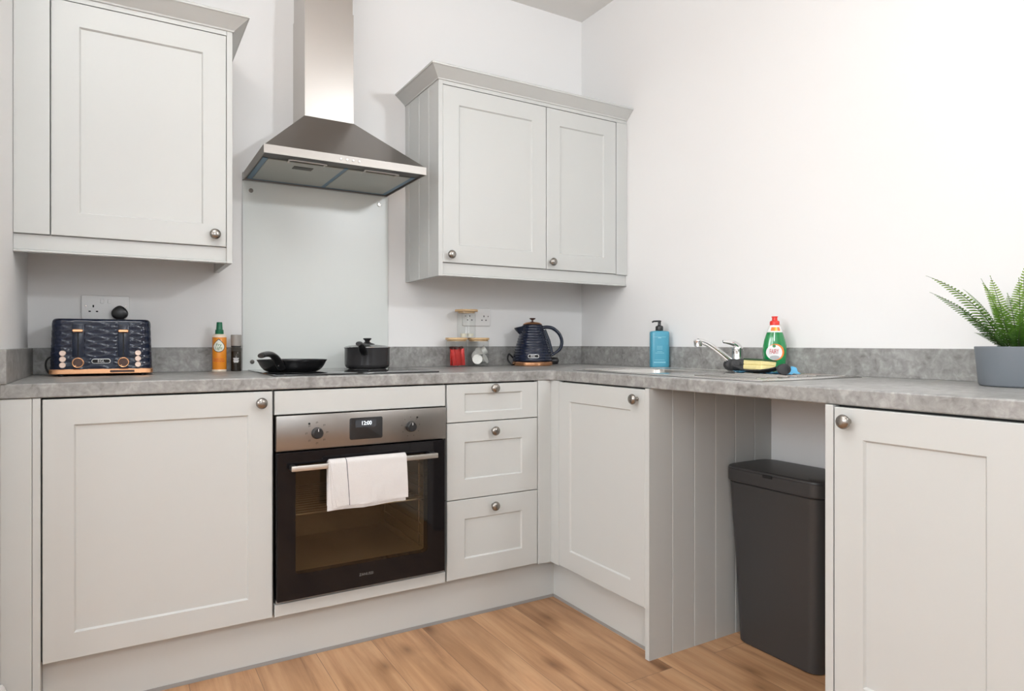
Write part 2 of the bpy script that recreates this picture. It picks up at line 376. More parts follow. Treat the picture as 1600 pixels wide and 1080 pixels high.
# ------------------------------------------------------------------ base units on the back wall
def carcass(parent, x0, x1, y0, y1, z0, z1):
    return link('carcass', box(x0, x1, y0, y1, z0, z1), M['gap'], parent)
t = thing('base_cabinet', 'wide pale grey base cabinet under the toaster, left of the oven', 'cabinet', (-1.96, -0.3, 0.0))
link('filler_panel', box(XL+0.001, -2.2815, FB+0.001, FB+0.021, 0, ZB-0.0015, bev=0.001, seg=1), M['cab'], t)
link('side_panel', box(-2.2805, -2.2625, FB+0.0005, -0.02, 0, ZB-0.001, bev=0.001, seg=1), M['cab'], t)
carcass(t, -2.262, -1.6625, FB+0.0235, -0.02, Z0-0.002, ZB-0.001)
d = link('door', on_back(shaker(0.5935, Z1-Z0), -2.2585, FB, Z0), M['cab'], t)
knob(d, -1.7005, FB, 0.8433)

t = thing('oven_housing', 'pale grey built-in oven housing with plain strips above and below the oven', 'cabinet', (-1.362, -0.3, 0.0))
bm = bmesh.new(); bx(bm, -1.6615, -1.6595, FB+0.02, -0.02, Z0-.002, ZB-.001); bx(bm, -1.0645, -1.0615, FB+0.02, -0.02, Z0-.002, ZB-.001)
bx(bm, -1.6595, -1.0645, -0.03, -0.02, Z0, ZB-.001); bx(bm, -1.6595, -1.0645, -0.57, -0.03, Z0-.002, Z0+.012)
link('carcass', bm, M['strip'], t)
link('upper_fascia', on_back(shaker(0.5935, Z1-0.8025, flat=True), -1.6584, FB, 0.8025), M['cab'], t)
link('lower_fascia', on_back(shaker(0.5935, 0.2005-0.1615, flat=True), -1.6584, FB, 0.1615), M['cab'], t)

t = thing('drawer_unit', 'pale grey unit with one shallow and two deep drawers between oven and corner', 'drawer unit', (-0.862, -0.3, 0.0))
carcass(t, -1.0605, -0.6665, FB+0.0235, -0.02, Z0-0.002, ZB-0.001)
for z0, z1, kz in ((0.7395, Z1, 0.861), (0.4555, 0.7362, 0.7006), (Z0, 0.4525, 0.4181)):
    d = link('drawer', on_back(shaker(0.3915, z1-z0, st=0.071 if z1-z0 > .2 else 0.036), -1.0578, FB, z0), M['cab'], d0 := t)
    if z1-z0 < .2:
        bpy.data.objects.remove(d); bm = bmesh.new(); w, h, e = 0.3915, z1-z0, 0.0016
        def ring(ix, iz, y): return [bm.verts.new(p) for p in ((ix, y, iz), (w-ix, y, iz), (w-ix, y, h-iz), (ix, y, h-iz))]
        RR = [ring(0, 0, .02), ring(0, 0, e), ring(e, e, 0), ring(.071, .034, 0), ring(.0745, .0375, .005), ring(.0755, .0385, .006)]
        bm.faces.new(RR[0]); bm.faces.new(RR[-1])
        for a_, b_ in zip(RR, RR[1:]):
            for i in range(4): bm.faces.new((a_[i], a_[(i+1) % 4], b_[(i+1) % 4], b_[i]))
        d = link('drawer', on_back(bm, -1.0578, FB, z0), M['cab'], t)
    knob(d, -0.8666, FB, kz)

bm = bmesh.new(); bx(bm, -0.6635, GB, FB-0.003, FB+0.018, Z0-0.004, ZB-0.001, bev=0.001, seg=1); bx(bm, GB, GB+0.018, -0.651, FB-0.001, Z0-0.004, ZB-0.001, bev=0.001, seg=1)
o = link('corner_post', bm, M['cab']); recentre(o, (-0.63, -0.6, 0.16)); tag(o, 'narrow pale grey post filling the inner corner beside the drawers', 'corner post')

t = thing('base_cabinet', 'pale grey corner base cabinet with one door, left of the bin space', 'cabinet', (-0.3, -0.9, 0.0))
bm = bmesh.new(); gx = GB+0.0235
bx(bm, gx, -0.02, -1.1405, -1.1225, Z0-.002, ZB-.001); bx(bm, gx, -0.02, -0.670, -0.652, Z0-.002, ZB-.001); bx(bm, gx, -0.02, -1.1225, -0.670, Z0-.002, Z0+.016); bx(bm, -0.03, -0.02, -1.1225, -0.670, Z0+.016, ZB-.001); bx(bm, gx, gx+.018, -1.1225, -0.670, ZB-.06, ZB-.001)
link('carcass', bm, M['gap'], t)
d = link('door', on_right(shaker(0.488, Z1-Z0), GB, -0.6525, Z0), M['cab'], t)
knob(d, GB, -1.1035, 0.8452, True)

# tongue and groove panel of the bin space
def tg_panel(y0, y1, x0, x1, z0, z1, grooves, gf):
    """panel lying in x-z, its grooved face at y0 (facing -y)"""
    prof = [(x1, y1), (x0, y1), (x0, y0)]
    for g in sorted(grooves): prof += [(g-0.0028, y0), (g-0.0012, y0+gf), (g+0.0012, y0+gf), (g+0.0028, y0)]
    prof.append((x1, y0)); bm = bmesh.new(); loft(bm, [[(x, y, z) for x, y in prof] for z in (z0, z1)]); return bm
o = link('end_panel', tg_panel(-1.1606, -1.1418, -0.6049, -0.001, 0, ZB-0.001, (-0.5025, -0.400, -0.2975, -0.196, -0.0945), 0.003), M['cab'], smooth=0)
recentre(o, (-0.3, -1.151, 0)); tag(o, 'tongue-and-groove end panel on the left of the bin space', 'end panel')
o = link('end_panel', box(-0.6049, -0.001, -1.7950, -1.7742, 0, ZB-0.001, bev=0.001, seg=1), M['cab'])
recentre(o, (-0.3, -1.7846, 0)); tag(o, 'plain end panel on the right of the bin space, seen edge on', 'end panel')

t = thing('base_cabinet', 'pale grey base cabinet below the potted fern, right of the bin', 'cabinet', (-0.3, -2.0, 0.0))
carcass(t, GB+0.0235, -0.02, -2.1925, -1.7965, Z0-0.002, ZB-0.001)
d = link('door', on_right(shaker(0.392, Z1-Z0), GB, -1.7975, Z0), M['cab'], t)
knob(d, GB, -1.8335, 0.8470, True, r=0.0165)
t = thing('base_cabinet', 'last pale grey base cabinet on the right wall, cut off by the photo edge', 'cabinet', (-0.3, -2.45, 0.0))
carcass(t, GB+0.0235, -0.02, -2.74, -2.1935, Z0-0.002, ZB-0.001)
d = link('door', on_right(shaker(0.545, Z1-Z0), GB, -2.1935, Z0), M['cab'], t)
knob(d, GB, -2.70, 0.8470, True, r=0.0165)

def plinth(pts, seal, label):
    (x0, x1, y0, y1) = pts
    t = thing('plinth', label, 'plinth', ((x0+x1)/2, (y0+y1)/2, 0))
    link('plinth_board', box(x0, x1, y0, y1, 0.002, Z0-0.006), M['cab'], t)
    s = seal; link('seal_strip', box(*s, 0, 0.011), M['strip'], t)
PYB, PXR = -0.5545, -0.5620
plinth((-2.2615, PXR+0.015, PYB, PYB+0.015), (-2.2615, PXR-0.002, PYB-0.003, PYB-0.0002), 'long pale grey plinth under the oven run on the back wall')
plinth((PXR, PXR+0.015, -1.1415, PYB-0.0005), (PXR-0.003, PXR-0.0002, -1.1415, PYB-0.004), 'short pale grey plinth under the corner cabinet beside the bin space')
plinth((PXR, PXR+0.015, -2.74, -1.796), (PXR-0.003, PXR-0.0002, -2.74, -1.796), 'pale grey plinth under the cabinets right of the bin')

# ------------------------------------------------------------------ wall cabinets
WF = -0.3577; WZ0, WZ1 = 1.3566, 2.0705; WE = -0.3560
def cornice(parent, x0, x1, left_end, right_end):
    """flared crown moulding around a wall cabinet"""
    pr = [(0.000, 2.0885), (-0.004, 2.0885), (-0.006, 2.0935), (-0.044, 2.1270), (-0.048, 2.1285), (-0.049, 2.1345), (-0.046, 2.1375), (0.010, 2.1375), (0.010, 2.0885)]
    bm = bmesh.new(); loops = []
    yf = WE
    st = []
    if left_end: st.append(lambda o, z: (x0+o, -0.001, z))
    st.append((lambda o, z: (x0+o, yf+o, z)) if left_end else (lambda o, z: (x0, yf+o, z)))
    st.append((lambda o, z: (x1-o, yf+o, z)) if right_end else (lambda o, z: (x1, yf+o, z)))
    if right_end: st.append(lambda o, z: (x1-o, -0.001, z))
    loft(bm, [[f(o, z) for o, z in pr] for f in st])
    return link('cornice', bm, M['cab'], parent, smooth=20)
def pelmet(parent, x0, x1):
    bm = bmesh.new(); pr = [(-0.332, 1.3550), (-0.3475, 1.3550), (-0.3475, 1.3105), (-0.3465, 1.3095), (-0.3475, 1.3085), (-0.3540, 1.3085), (-0.3560, 1.3060), (-0.3560, 1.3030), (-0.3545, 1.3016), (-0.332, 1.3016)]
    loft(bm, [[(x, y, z) for y, z in pr] for x in (x0, x1)]); return link('pelmet', bm, M['cab'], parent, smooth=20)

t = thing('wall_cabinet', 'pale grey single-door wall cabinet at the left, above the toaster', 'cabinet', (-2.05, -0.18, 1.3))
link('carcass', box(-2.257, -1.7695, -0.334, -0.001, WZ0-0.001, 2.0885), M['cab'], t)
link('filler_panel', box(XL+0.001, -2.2605, WF, -0.333, WZ0, WZ1, bev=0.001, seg=1), M['cab'], t)
d = link('door', on_back(shaker(0.4875, WZ1-WZ0), -2.2575, WF, WZ0), M['cab'], t)
knob(d, -1.8061, WF, 1.3943)
link('top_rail', box(XL+0.001, -1.7690, WE, -0.333, 2.0735, 2.0900), M['cab'], t)
link('end_panel', box(-1.7682, -1.7498, WE, -0.001, 1.3016, 2.0890, bev=0.001, seg=1), M['cab'], t)
pelmet(t, XL+0.001, -1.7685)
cornice(t, XL+0.001, -1.7498, False, True)
link('carcass_side', box(XL+0.001, -2.2575, -0.3325, -0.001, WZ0, 2.0885), M['cab'], t)

t = thing('wall_cabinet', 'pale grey two-door wall cabinet between the cooker hood and the right wall', 'cabinet', (-0.49, -0.18, 1.3))
link('carcass', box(-0.962, -0.0015, -0.334, -0.001, WZ0-0.001, 2.0885), M['cab'], t)
d = link('door', on_back(shaker(0.4985, WZ1-WZ0), -0.9635, WF, WZ0), M['cab'], t); knob(d, -0.9335, WF, 1.3868)
d = link('door', on_back(shaker(0.3930, WZ1-WZ0), -0.4620, WF, WZ0), M['cab'], t); knob(d, -0.4393, WF, 1.3880)
link('filler_panel', box(-0.0670, -0.0015, WF-0.002, -0.334, WZ0-0.003, WZ1+0.001, bev=0.001, seg=1), M['cab'], t)
link('top_rail', box(-0.964, -0.0015, WE, -0.333, 2.0735, 2.0900), M['cab'], t)
bm = tg_panel(0, 0.018, 0.001, 0.356, 1.3016, 2.0890, (0.0450, 0.1580, 0.2600), 0.003)
bmesh.ops.transform(bm, matrix=T(-0.9825, 0, 0) @ RZ(-PI/2), verts=bm.verts)   # grooved face turned to -x
link('end_panel', bm, M['cab'], t, smooth=0)
pelmet(t, -0.9640, -0.0030)
cornice(t, -0.9825, -0.0015, True, False)

# ------------------------------------------------------------------ oven
OY = FB-0.010
t = thing('oven', 'built-in electric oven with steel control panel and black glass door', 'oven', (-1.362, -0.3, 0.2))
link('oven_body', box(-1.656, -1.067, -0.578, -0.574, 0.205, 0.80), M['gap'], t) if False else None
# cavity
bm = bmesh.new()
for a in ((-1.63, -1.61, -0.575, -0.06, 0.24, 0.67), (-1.125, -1.105, -0.575, -0.06, 0.24, 0.67), (-1.63, -1.105, -0.08, -0.06, 0.24, 0.67), (-1.63, -1.105, -0.575, -0.06, 0.24, 0.26), (-1.63, -1.105, -0.575, -0.06, 0.65, 0.67)): bx(bm, *a)
link('cavity', bm, M['enamel'], t)
bm = bmesh.new(); zr = 0.468
for k in range(14): y = -0.555+k*0.034; tube(bm, [(-1.607, y, zr), (-1.128, y, zr)], 0.0018 if 0 < k < 13 else 0.0032, 8)
for x in (-1.605, -1.37, -1.13): tube(bm, [(x, -0.555, zr), (x, -0.113, zr)], 0.003, 8)
link('wire_shelf', bm, M['barst'], t)
for sx, s in ((-1.607, 1), (-1.128, -1)):
    bm = bmesh.new()
    for y in (-0.545, -0.50, -0.14): tube(bm, [(sx, y, 0.28), (sx, y, 0.63)], 0.0025, 8)
    for z in (0.29, 0.33, 0.37, 0.41, 0.455, 0.50, 0.545, 0.59, 0.62): tube(bm, [(sx+s*0.003, -0.548, z), (sx+s*0.003, -0.135, z)], 0.002, 8)
    link('shelf_rail', bm, M['chrome'], t)
bm = bmesh.new(); bx(bm, -1.6555, -1.0665, OY, -0.575, 0.6865, 0.7990, bev=0.0015, seg=2)
cp = link('control_panel', bm, M['ctrl'], t)
for cx_, r in ((-1.5280, 0.0175), (-1.2030, 0.0170)):
    bm = bmesh.new(); lathe(bm, [(r+.0015, 0), (r+.0015, .002), (r, .003), (r-.001, .017), (r-.003, .019), (0, .019)], 36, mtx=T(cx_, OY, 0.7380) @ RX(PI/2))
    kn = link('dial', bm, M['blackp'], cp)
    bm = box(cx_-0.0009, cx_+0.0009, OY-0.0198, OY-0.0188, 0.7445, 0.7535); link('pointer', bm, M['whitep'], kn)
greyp = mat('grey_print', (0.09, 0.08, 0.075), 0.5)
for cx_ in (-1.5280, -1.2030):
    bm = bmesh.new(); n_ = 8 if cx_ < -1.4 else 9
    for k in range(n_):
        a = PI/2-2*PI*k/n_; px_, pz_ = cx_+0.0335*math.cos(a), 0.7380+0.0335*math.sin(a)
        if cx_ < -1.4: bx(bm, px_-.0035, px_+.0035, OY-0.0003, OY+.001, pz_-.0006, pz_+.0006); bx(bm, px_-.0035, px_+.0035, OY-0.0003, OY+.001, pz_+.0022, pz_+.0034); bx(bm, px_-.0035, px_-.0025, OY-0.0003, OY+.001, pz_-.003, pz_+.003)
        else: bx(bm, px_-.0014, px_+.0014, OY-0.0003, OY+.001, pz_-.0014, pz_+.0014)
    link('dial_symbols', bm, greyp, cp)
for x, z in ((-1.5530, 0.7700), (-1.1785, 0.7690)):
    bm = bmesh.new(); lathe(bm, [(0.0034, 0), (0.0034, 0.0012), (0, 0.0014)], 16, mtx=T(x, OY, z) @ RX(PI/2)); link('indicator_lamp', bm, M['hole'], cp)
bm = bmesh.new(); loft(bm, [[(x, y, z) for x, z in rrect(-1.4205+i, -1.3065-i, 0.7072+i, 0.7800-i, 0.006)] for y, i in ((OY+.001, 0), (OY-0.0012, 0), (OY-0.0018, .0008))])
dp = link('display', bm, M['blackp'], cp)
link('display_window', box(-1.4010, -1.3290, OY-0.0022, OY-0.0016, 0.7475, 0.7720), M['lcd'], dp)
bm = bmesh.new(); text(bm, '12:00', 0.0185, T(-1.3635, OY-0.0026, 0.7605), ext=0.0001, spacing=0.95, squash=0.95); link('digits', bm, M['digits'], dp)
# door
DY = FB-0.020
bm = bmesh.new()
WX0, WX1, WZa, WZb = -1.5985, -1.1430, 0.2925, 0.6440
o0 = rrect(-1.6550, -1.0760, 0.2140, 0.6830, 0.004, 6); o1 = rrect(WX0, WX1, WZa, WZb, 0.012, 6)
def ring3(pts, y): return [(x, y, z) for x, z in pts]
loft(bm, [ring3(o1, -0.580), ring3(o0, -0.580), ring3(o0, DY+0.001), ring3(rrect(-1.6540, -1.0770, 0.2150, 0.6820, 0.004, 6), DY), ring3(o1, DY), ring3(o1, -0.580)], cap=False)
dr = link('oven_door', bm, M['blackg'], t)
bm = bmesh.new(); loft(bm, [ring3(rrect(WX0-.0005, WX1+.0005, WZa-.0005, WZb+.0005, .012, 6), y) for y in (DY+0.0003, DY+0.004)]); link('door_window', bm, M['ovwin'], dr)
HY = -0.6546
bm = bmesh.new(); bx(bm, -1.6187, -1.1198, HY, HY+0.013, 0.6285, 0.6450, bev=0.0015)
hd = link('door_handle', bm, M['barst'], dr)
for x in (-1.6187, -1.1358): link('handle_mount', box(x, x+0.016, HY+0.013, DY+0.0005, 0.6290, 0.6445, bev=0.001), M['blackp'], hd)
bm = bmesh.new(); text(bm, 'ZANUSSI', 0.0125, T(-1.3665, DY-0.0004, 0.2545), ext=0.0001, spacing=1.0); link('logo', bm, mat('grey_logo_print', (0.16, 0.16, 0.155), 0.5), dr)
link('door_vent', box(-1.6540, -1.0680, FB+0.004, -0.580, 0.2015, 0.2125), M['strip'], t)

# ------------------------------------------------------------------ tea towel over the handle
def towel_sheet(bm, x0, x1, front_z, back_z, off, stripe=None, nx=56, wav=0.0012, left_skew=0.0):
    r = 0.0088+off; yc = HY+0.0065; zc = 0.6445-0.002
    prof = []
    n1 = 18
    for k in range(n1+1): prof.append((yc-r-0.0015*math.sin(PI*k/n1)-0.004*(1-k/n1), front_z+(zc-front_z)*k/n1))
    for k in range(1, 9): a = PI-PI*k/9; prof.append((yc+r*math.cos(a), zc+(r*0.9)*math.sin(a)))
    for k in range(n1+1): prof.append((yc+r+0.002*math.sin(PI*k/n1), zc-(zc-back_z)*k/n1))
    t = bmesh.new(); G = []; xs = [x0+(x1-x0)*i/nx for i in range(nx+1)]
    if stripe: xs = sorted([x for x in xs if abs(x-stripe) > 0.002]+[stripe-0.0012, stripe+0.0012])
    for x in xs:
        row = []
        for j, (y, z) in enumerate(prof):
            fz = (zc-z)/0.15; w = wav*1.6*fz*math.sin(x*95+z*30)+wav*1.3*fz*math.sin(x*41-z*60+1)+0.0009*math.sin(x*210+z*130)*math.sin(z*90-x*70)
            sgn = -1 if y < yc else 0.35
            xx = x+left_skew*fz*(1-(x-x0)/(x1-x0))**4+0.0045*fz*((x-x0)/(x1-x0)) if y < yc else x
            zz = z+(0.004*(x-x0)/(x1-x0) if z < zc-0.05 else 0)*fz+0.0018*math.sin(x*33)*fz
            row.append(t.verts.new((xx, y+sgn*(abs(w) if w > 0 else abs(w)*0.4), zz)))
        G.append(row)
    for i in range(len(xs)-1):
        for j in range(len(prof)-1):
            f = t.faces.new((G[i][j], G[i+1][j], G[i+1][j+1], G[i][j+1]))
            if stripe and abs(xs[i]+0.0012-stripe) < 1e-5: f.material_index = 1
    bmesh.ops.recalc_face_normals(t, faces=t.faces)
    bmesh.ops.solidify(t, geom=t.faces[:], thickness=-0.0016)
    merge(bm, t)
bm = bmesh.new()
towel_sheet(bm, -1.5010, -1.2420, 0.5045, 0.515, 0.0060, stripe=-1.4480, left_skew=0.020)
towel_sheet(bm, -1.5030, -1.2560, 0.4990, 0.520, 0.0036, left_skew=0.009)
towel_sheet(bm, -1.5055, -1.2500, 0.4930, 0.505, 0.0006, left_skew=-0.006)
o = link('tea_towel', bm, [M['towel'], M['stripe']], smooth=60); recentre(o, (-1.375, HY, 0.645))
tag(o, 'folded white tea towel with one dark stripe, hanging on the oven handle', 'towel')

# ------------------------------------------------------------------ cooker hood
hx0, hx1, hy, hz0, hz1 = -1.6626, -1.0700, -0.4356, 1.6741, 1.7031
c0, c1, cyf, ctz = -1.4719, -1.2796, -0.2000, 1.9025
t = thing('cooker_hood', 'stainless steel chimney cooker hood above the hob', 'cooker hood', (-1.366, -0.2, 1.674))
bm = bmesh.new()
for a in ((hx0, hx1, hy, hy+0.004), (hx0, hx1, -0.005, -0.001), (hx0, hx0+0.004, hy+0.004, -0.005), (hx1-0.004, hx1, hy+0.004, -0.005)): bx(bm, *a, hz0, hz1)
link('rim', bm, M['rimst'], t)
bm = bmesh.new(); loft(bm, [[(hx0, -0.001, hz1), (hx0, hy, hz1), (hx1, hy, hz1), (hx1, -0.001, hz1)], [(hx0+.004, -0.001, hz1+.001), (hx0+.004, hy+.004, hz1+.001), (hx1-.004, hy+.004, hz1+.001), (hx1-.004, -0.001, hz1+.001)],
    [(c0, -0.001, ctz), (c0, cyf, ctz), (c1, cyf, ctz), (c1, -0.001, ctz)]])
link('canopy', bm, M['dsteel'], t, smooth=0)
bm = bmesh.new(); bx(bm, c0+.001, c1-.001, cyf+.001, -0.001, ctz-.001, 2.335); bx(bm, c0+.004, c1-.004, cyf+.004, -0.001, 2.335, ZC-0.0015)
link('chimney', bm, M['steel'], t)
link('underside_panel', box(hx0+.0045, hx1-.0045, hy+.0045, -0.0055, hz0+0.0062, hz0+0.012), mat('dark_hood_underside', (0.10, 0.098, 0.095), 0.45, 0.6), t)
mid = -1.3560
fhm = mat('pale_handle_plastic', (0.55, 0.56, 0.55), 0.3)
for x0, x1 in ((hx0+0.030, mid-0.008), (mid+0.008, hx1-0.030)):
    ft = link('grease_filter', box(x0, x1, hy+0.088, -0.030, hz0+0.0025, hz0+0.0058, bev=0.001, seg=1), M['filt'], t)
    xm = (x0+x1)/2-0.005
    if x0 < -1.5: link('filter_latch', box(xm-.030, xm+.040, -0.300, -0.262, hz0+0.0008, hz0+0.0032, bev=0.0008, seg=1), M['brown'], ft)
    bm = bmesh.new(); tube(bm, spline([(xm-.062, hy+.100, hz0+.003), (xm-.062, hy+.065, hz0-.0005), (xm-.056, hy+.048, hz0-.001), (xm+.056, hy+.048, hz0-.001), (xm+.062, hy+.065, hz0-.0005), (xm+.062, hy+.100, hz0+.003)], 5), 0.0026, 8)
    link('filter_handle', bm, fhm, ft)
bm = bmesh.new()
for a in ((mid-.0075, mid+.0075, hy+.085, -.012), (hx0+.012, hx0+.029, hy+.085, -.012), (hx1-.029, hx1-.012, hy+.085, -.012), (hx0+.030, mid-.008, -.029, -.010), (mid+.008, hx1-.030, -.029, -.010)): bx(bm, *a, hz0+.004, hz0+.0060)
link('film_strip', bm, M['blue'], t)
bm = bmesh.new()
for k in range(4): lathe(bm, [(0.0042, 0), (0.0042, 0.0025), (0.003, 0.0035), (0, 0.0036)], 20, mtx=T(-1.4005+k*0.0225, hy, 1.6885) @ RX(PI/2))
link('control_buttons', bm, M['whitep'], t)
link('rim_bracket', box(hx0-0.004, hx0, -0.020, -0.001, hz0-0.002, hz1-.002), M['dsteel'], t)

# ------------------------------------------------------------------ glass splashback
t = thing('glass_splashback', 'pale glass splashback panel between the hob and the cooker hood', 'splashback', (-1.366, -0.004, ZT))
link('glass_panel', box(-1.6658, -1.0660, -0.0075, -0.0015, ZT+0.0005, 1.6715, bev=0.0008, seg=1), M['splash'], t)
for x, z in ((-1.1074, 1.6345), (-1.6345, 1.6338), (-1.6298, 0.9560), (-1.1074, 0.9560)):
    bm = bmesh.new(); lathe(bm, [(0.0085, 0), (0.0085, 0.002), (0.007, 0.0035), (0.0035, 0.0036), (0.003, 0.0045), (0, 0.0045)], 24, mtx=T(x, -0.0075, z) @ RX(PI/2)); link('fixing_cap', bm, M['nickel'], t)

# ------------------------------------------------------------------ hob
t = thing('ceramic_hob', 'black ceramic hob set in the worktop over the oven', 'hob', (-1.362, -0.3, ZT))
bm = bmesh.new(); bx(bm, -1.6525, -1.0680, -0.5500, -0.0480, ZT+0.0004, ZT+0.0050, bev=0.0015)
link('glass_plate', bm, M['hobg'], t)
link('edge_trim', box(-1.6505, -1.0700, -0.5480, -0.0500, ZT-0.0002, ZT+0.0003), M['steel'], t) if False else None
for x, y, r in ((-1.546, -0.330, 0.090), (-1.218, -0.180, 0.090), (-1.50, -0.14, 0.072), (-1.21, -0.40, 0.072)):
    bm = bmesh.new(); lathe(bm, [(r-.0012, ZT+.0050), (r+.0012, ZT+.0050), (r+.0012, ZT+.0052), (r-.0012, ZT+.0052), (r-.0012, ZT+.0050)], 64, cap=False, mtx=T(x, y, 0)); link('cooking_zone_ring', bm, M['mark'], t)
HZ = ZT+0.0052

# frying pan
def at(x, y, z, rz=0): return (x, y, z), rz
t = thing('frying_pan', 'black non-stick frying pan on the front left of the hob', 'pan', (-1.546, -0.330, HZ), 0)
bm = bmesh.new(); lathe(bm, [(0, 0.0), (0.078, 0.0), (0.087, 0.002), (0.096, 0.007), (0.104, 0.0145), (0.1105, 0.024), (0.1155, 0.0345), (0.1205, 0.0420), (0.1205, 0.0435), (0.1175, 0.0425), (0.113, 0.034), (0.107, 0.023), (0.100, 0.0145), (0.092, 0.008), (0.083, 0.0048), (0, 0.0040)], 72)
link('pan_body', bm, M['nonst'], t, world=False, smooth=40)
bm = bmesh.new(); lathe(bm, [(0.1165, 0.0421), (0.1185, 0.0432), (0.1200, 0.0437), (0.1203, 0.0442), (0.1180, 0.0440), (0.1165, 0.0430), (0.1165, 0.0421)], 72, cap=False); link('pan_rim', bm, mat('grey_pan_rim', (0.30, 0.30, 0.31), 0.25, 0.8), t, world=False)  # thin grey metallic ring along the pan edge
# handle towards the viewer's left
ha = math.radians(238)
hx, hyy = math.cos(ha), math.sin(ha)
def hp(d, z, s=0): return (hx*d-hyy*s, hyy*d+hx*s, z)
bm = bmesh.new(); tube(bm, spline([hp(0.104, 0.018), hp(0.122, 0.030), hp(0.146, 0.047), hp(0.180, 0.061), hp(0.215, 0.067), hp(0.255, 0.066), hp(0.285, 0.062)], 6),
     [0.0140-0.0035*(i/36)-(0.002 if i > 34 else 0) for i in range(37)], 14, flat=(0.80, 1.1))
hd = link('pan_handle', bm, M['blackp'], t, world=False, smooth=60)
bm = bmesh.new(); lathe(bm, [(0.0035, 0), (0.003, 0.0015), (0, 0.002)], 14, mtx=T(*hp(0.124, 0.0285)) @ RZ(ha-PI/2) @ RX(-PI/2) @ T(0, 0, 0.009)); link('rivet', bm, M['chrome'], hd, world=False)

# saucepan
t = thing('saucepan', 'dark grey lidded saucepan on the back right of the hob', 'pan', (-1.218, -0.180, HZ), 0)
bm = bmesh.new(); lathe(bm, [(0, 0), (0.074, 0), (0.080, 0.002), (0.0875, 0.010), (0.0895, 0.018), (0.0895, 0.0800), (0.0920, 0.0835), (0.0920, 0.0850), (0.0875, 0.0840), (0.0870, 0.020), (0.080, 0.006), (0, 0.005)], 64)
link('pan_body', bm, M['potout'], t, world=False, smooth=40)
bm = bmesh.new(); lathe(bm, [(0.0885, 0.0845), (0.0905, 0.0850), (0.0908, 0.0870), (0.0895, 0.0885), (0.070, 0.0925), (0.040, 0.0960), (0.026, 0.0975), (0, 0.098), (0, 0.094), (0.040, 0.092), (0.086, 0.0850)], 64, cap=False)
ld = link('lid', bm, clear_glass('tinted_lid_glass', (0.72, 0.73, 0.72), 1.45), t, world=False)
bm = bmesh.new(); lathe(bm, [(0.0905, 0.0848), (0.0925, 0.0850), (0.0928, 0.0872), (0.0905, 0.0880), (0.0905, 0.0848)], 64, cap=False); link('lid_rim', bm, M['chrome'], ld, world=False)
bm = bmesh.new(); lathe(bm, [(0.030, 0.0965), (0.029, 0.0995), (0.014, 0.1045), (0.010, 0.109), (0.011, 0.1135), (0.0165, 0.1180), (0.0170, 0.1205), (0.0150, 0.1225), (0, 0.1230)], 32); link('lid_knob', bm, M['blackp'], ld, world=False)
ha = math.radians(243); hx, hyy = math.cos(ha), math.sin(ha)
bm = bmesh.new(); tube(bm, spline([hp(0.088, 0.064), hp(0.102, 0.068), (hp(0.122, 0.080)), hp(0.150, 0.093), hp(0.185, 0.100), hp(0.220, 0.100)], 6),
     [0.0135-0.0025*i/30-(0.002 if i > 28 else 0) for i in range(31)], 14, flat=(0.80, 1.05))
hd = link('pan_handle', bm, M['blackp'], t, world=False, smooth=60)
bm = bmesh.new(); lathe(bm, [(0.0035, 0), (0.003, 0.0015), (0, 0.002)], 14, mtx=T(*hp(0.106, 0.068)) @ RZ(ha-PI/2) @ RX(-PI/2) @ T(0, 0, 0.009)); link('rivet', bm, M['chrome'], hd, world=False)

# ------------------------------------------------------------------ toaster
tw, td, th = 0.286, 0.185, 0.188
t = thing('toaster', 'navy four-slice toaster with rippled sides and rose gold base band', 'toaster', (-2.1270, -0.1320, ZT), math.radians(-1.5))
def ripple(s, z):
    rh = 0.0235; row = math.floor(z/rh*2); best = 0
    # overlapping arches in brick pattern
    d = 0
    for rr in (row-1, row, row+1):
        ph = 0.5 if rr % 2 else 0.0
        cs = (math.floor(s/0.073-ph)+0.5+ph)*0.073
        top = rr*rh/2+0.0125-((s-cs)/0.0365)**2*0.0110
        if z <= top and z > top-0.013: d = max(d, 0.0013*(1-(top-z)/0.013))
    return d
def rr_pts(w, dd, r, n, step):
    """points around a rounded rectangle with running length and outward normal, starting front left"""
    pts = []; segs = [((-w/2+r, -dd/2), (w/2-r, -dd/2), (0, -1)), ((w/2, -dd/2+r), (w/2, dd/2-r), (1, 0)), ((w/2-r, dd/2), (-w/2+r, dd/2), (0, 1)), ((-w/2, dd/2-r), (-w/2, -dd/2+r), (-1, 0))]
    cs = [((w/2-r, -dd/2+r), -PI/2), ((w/2-r, dd/2-r), 0), ((-w/2+r, dd/2-r), PI/2), ((-w/2+r, -dd/2+r), PI)]; s = 0
    for (a, b_, nn), (c, ang) in zip(segs, cs):
        L_ = math.hypot(b_[0]-a[0], b_[1]-a[1]); k = max(2, int(L_/step))
        for i in range(k): pts.append((a[0]+(b_[0]-a[0])*i/k, a[1]+(b_[1]-a[1])*i/k, nn[0], nn[1], s+L_*i/k))
        s += L_
        for i in range(n): q = ang+PI/2*i/n; pts.append((c[0]+r*math.cos(q), c[1]+r*math.sin(q), math.cos(q), math.sin(q), s+r*PI/2*i/n))
        s += r*PI/2
    return pts
pts = rr_pts(tw, td, 0.028, 8, 0.003); loops = []
zs = [0.022+i*0.0021 for i in range(75)]
def flatzone(x, y, z):
    if y > -td/2+0.002: return 1
    for lx in (-0.0665, 0.0600):
        if abs(x-lx) < 0.018 and z > 0.055: return 0
    if abs(x) < 0.032 and 0.036 < z < 0.060: return 0
    return 1
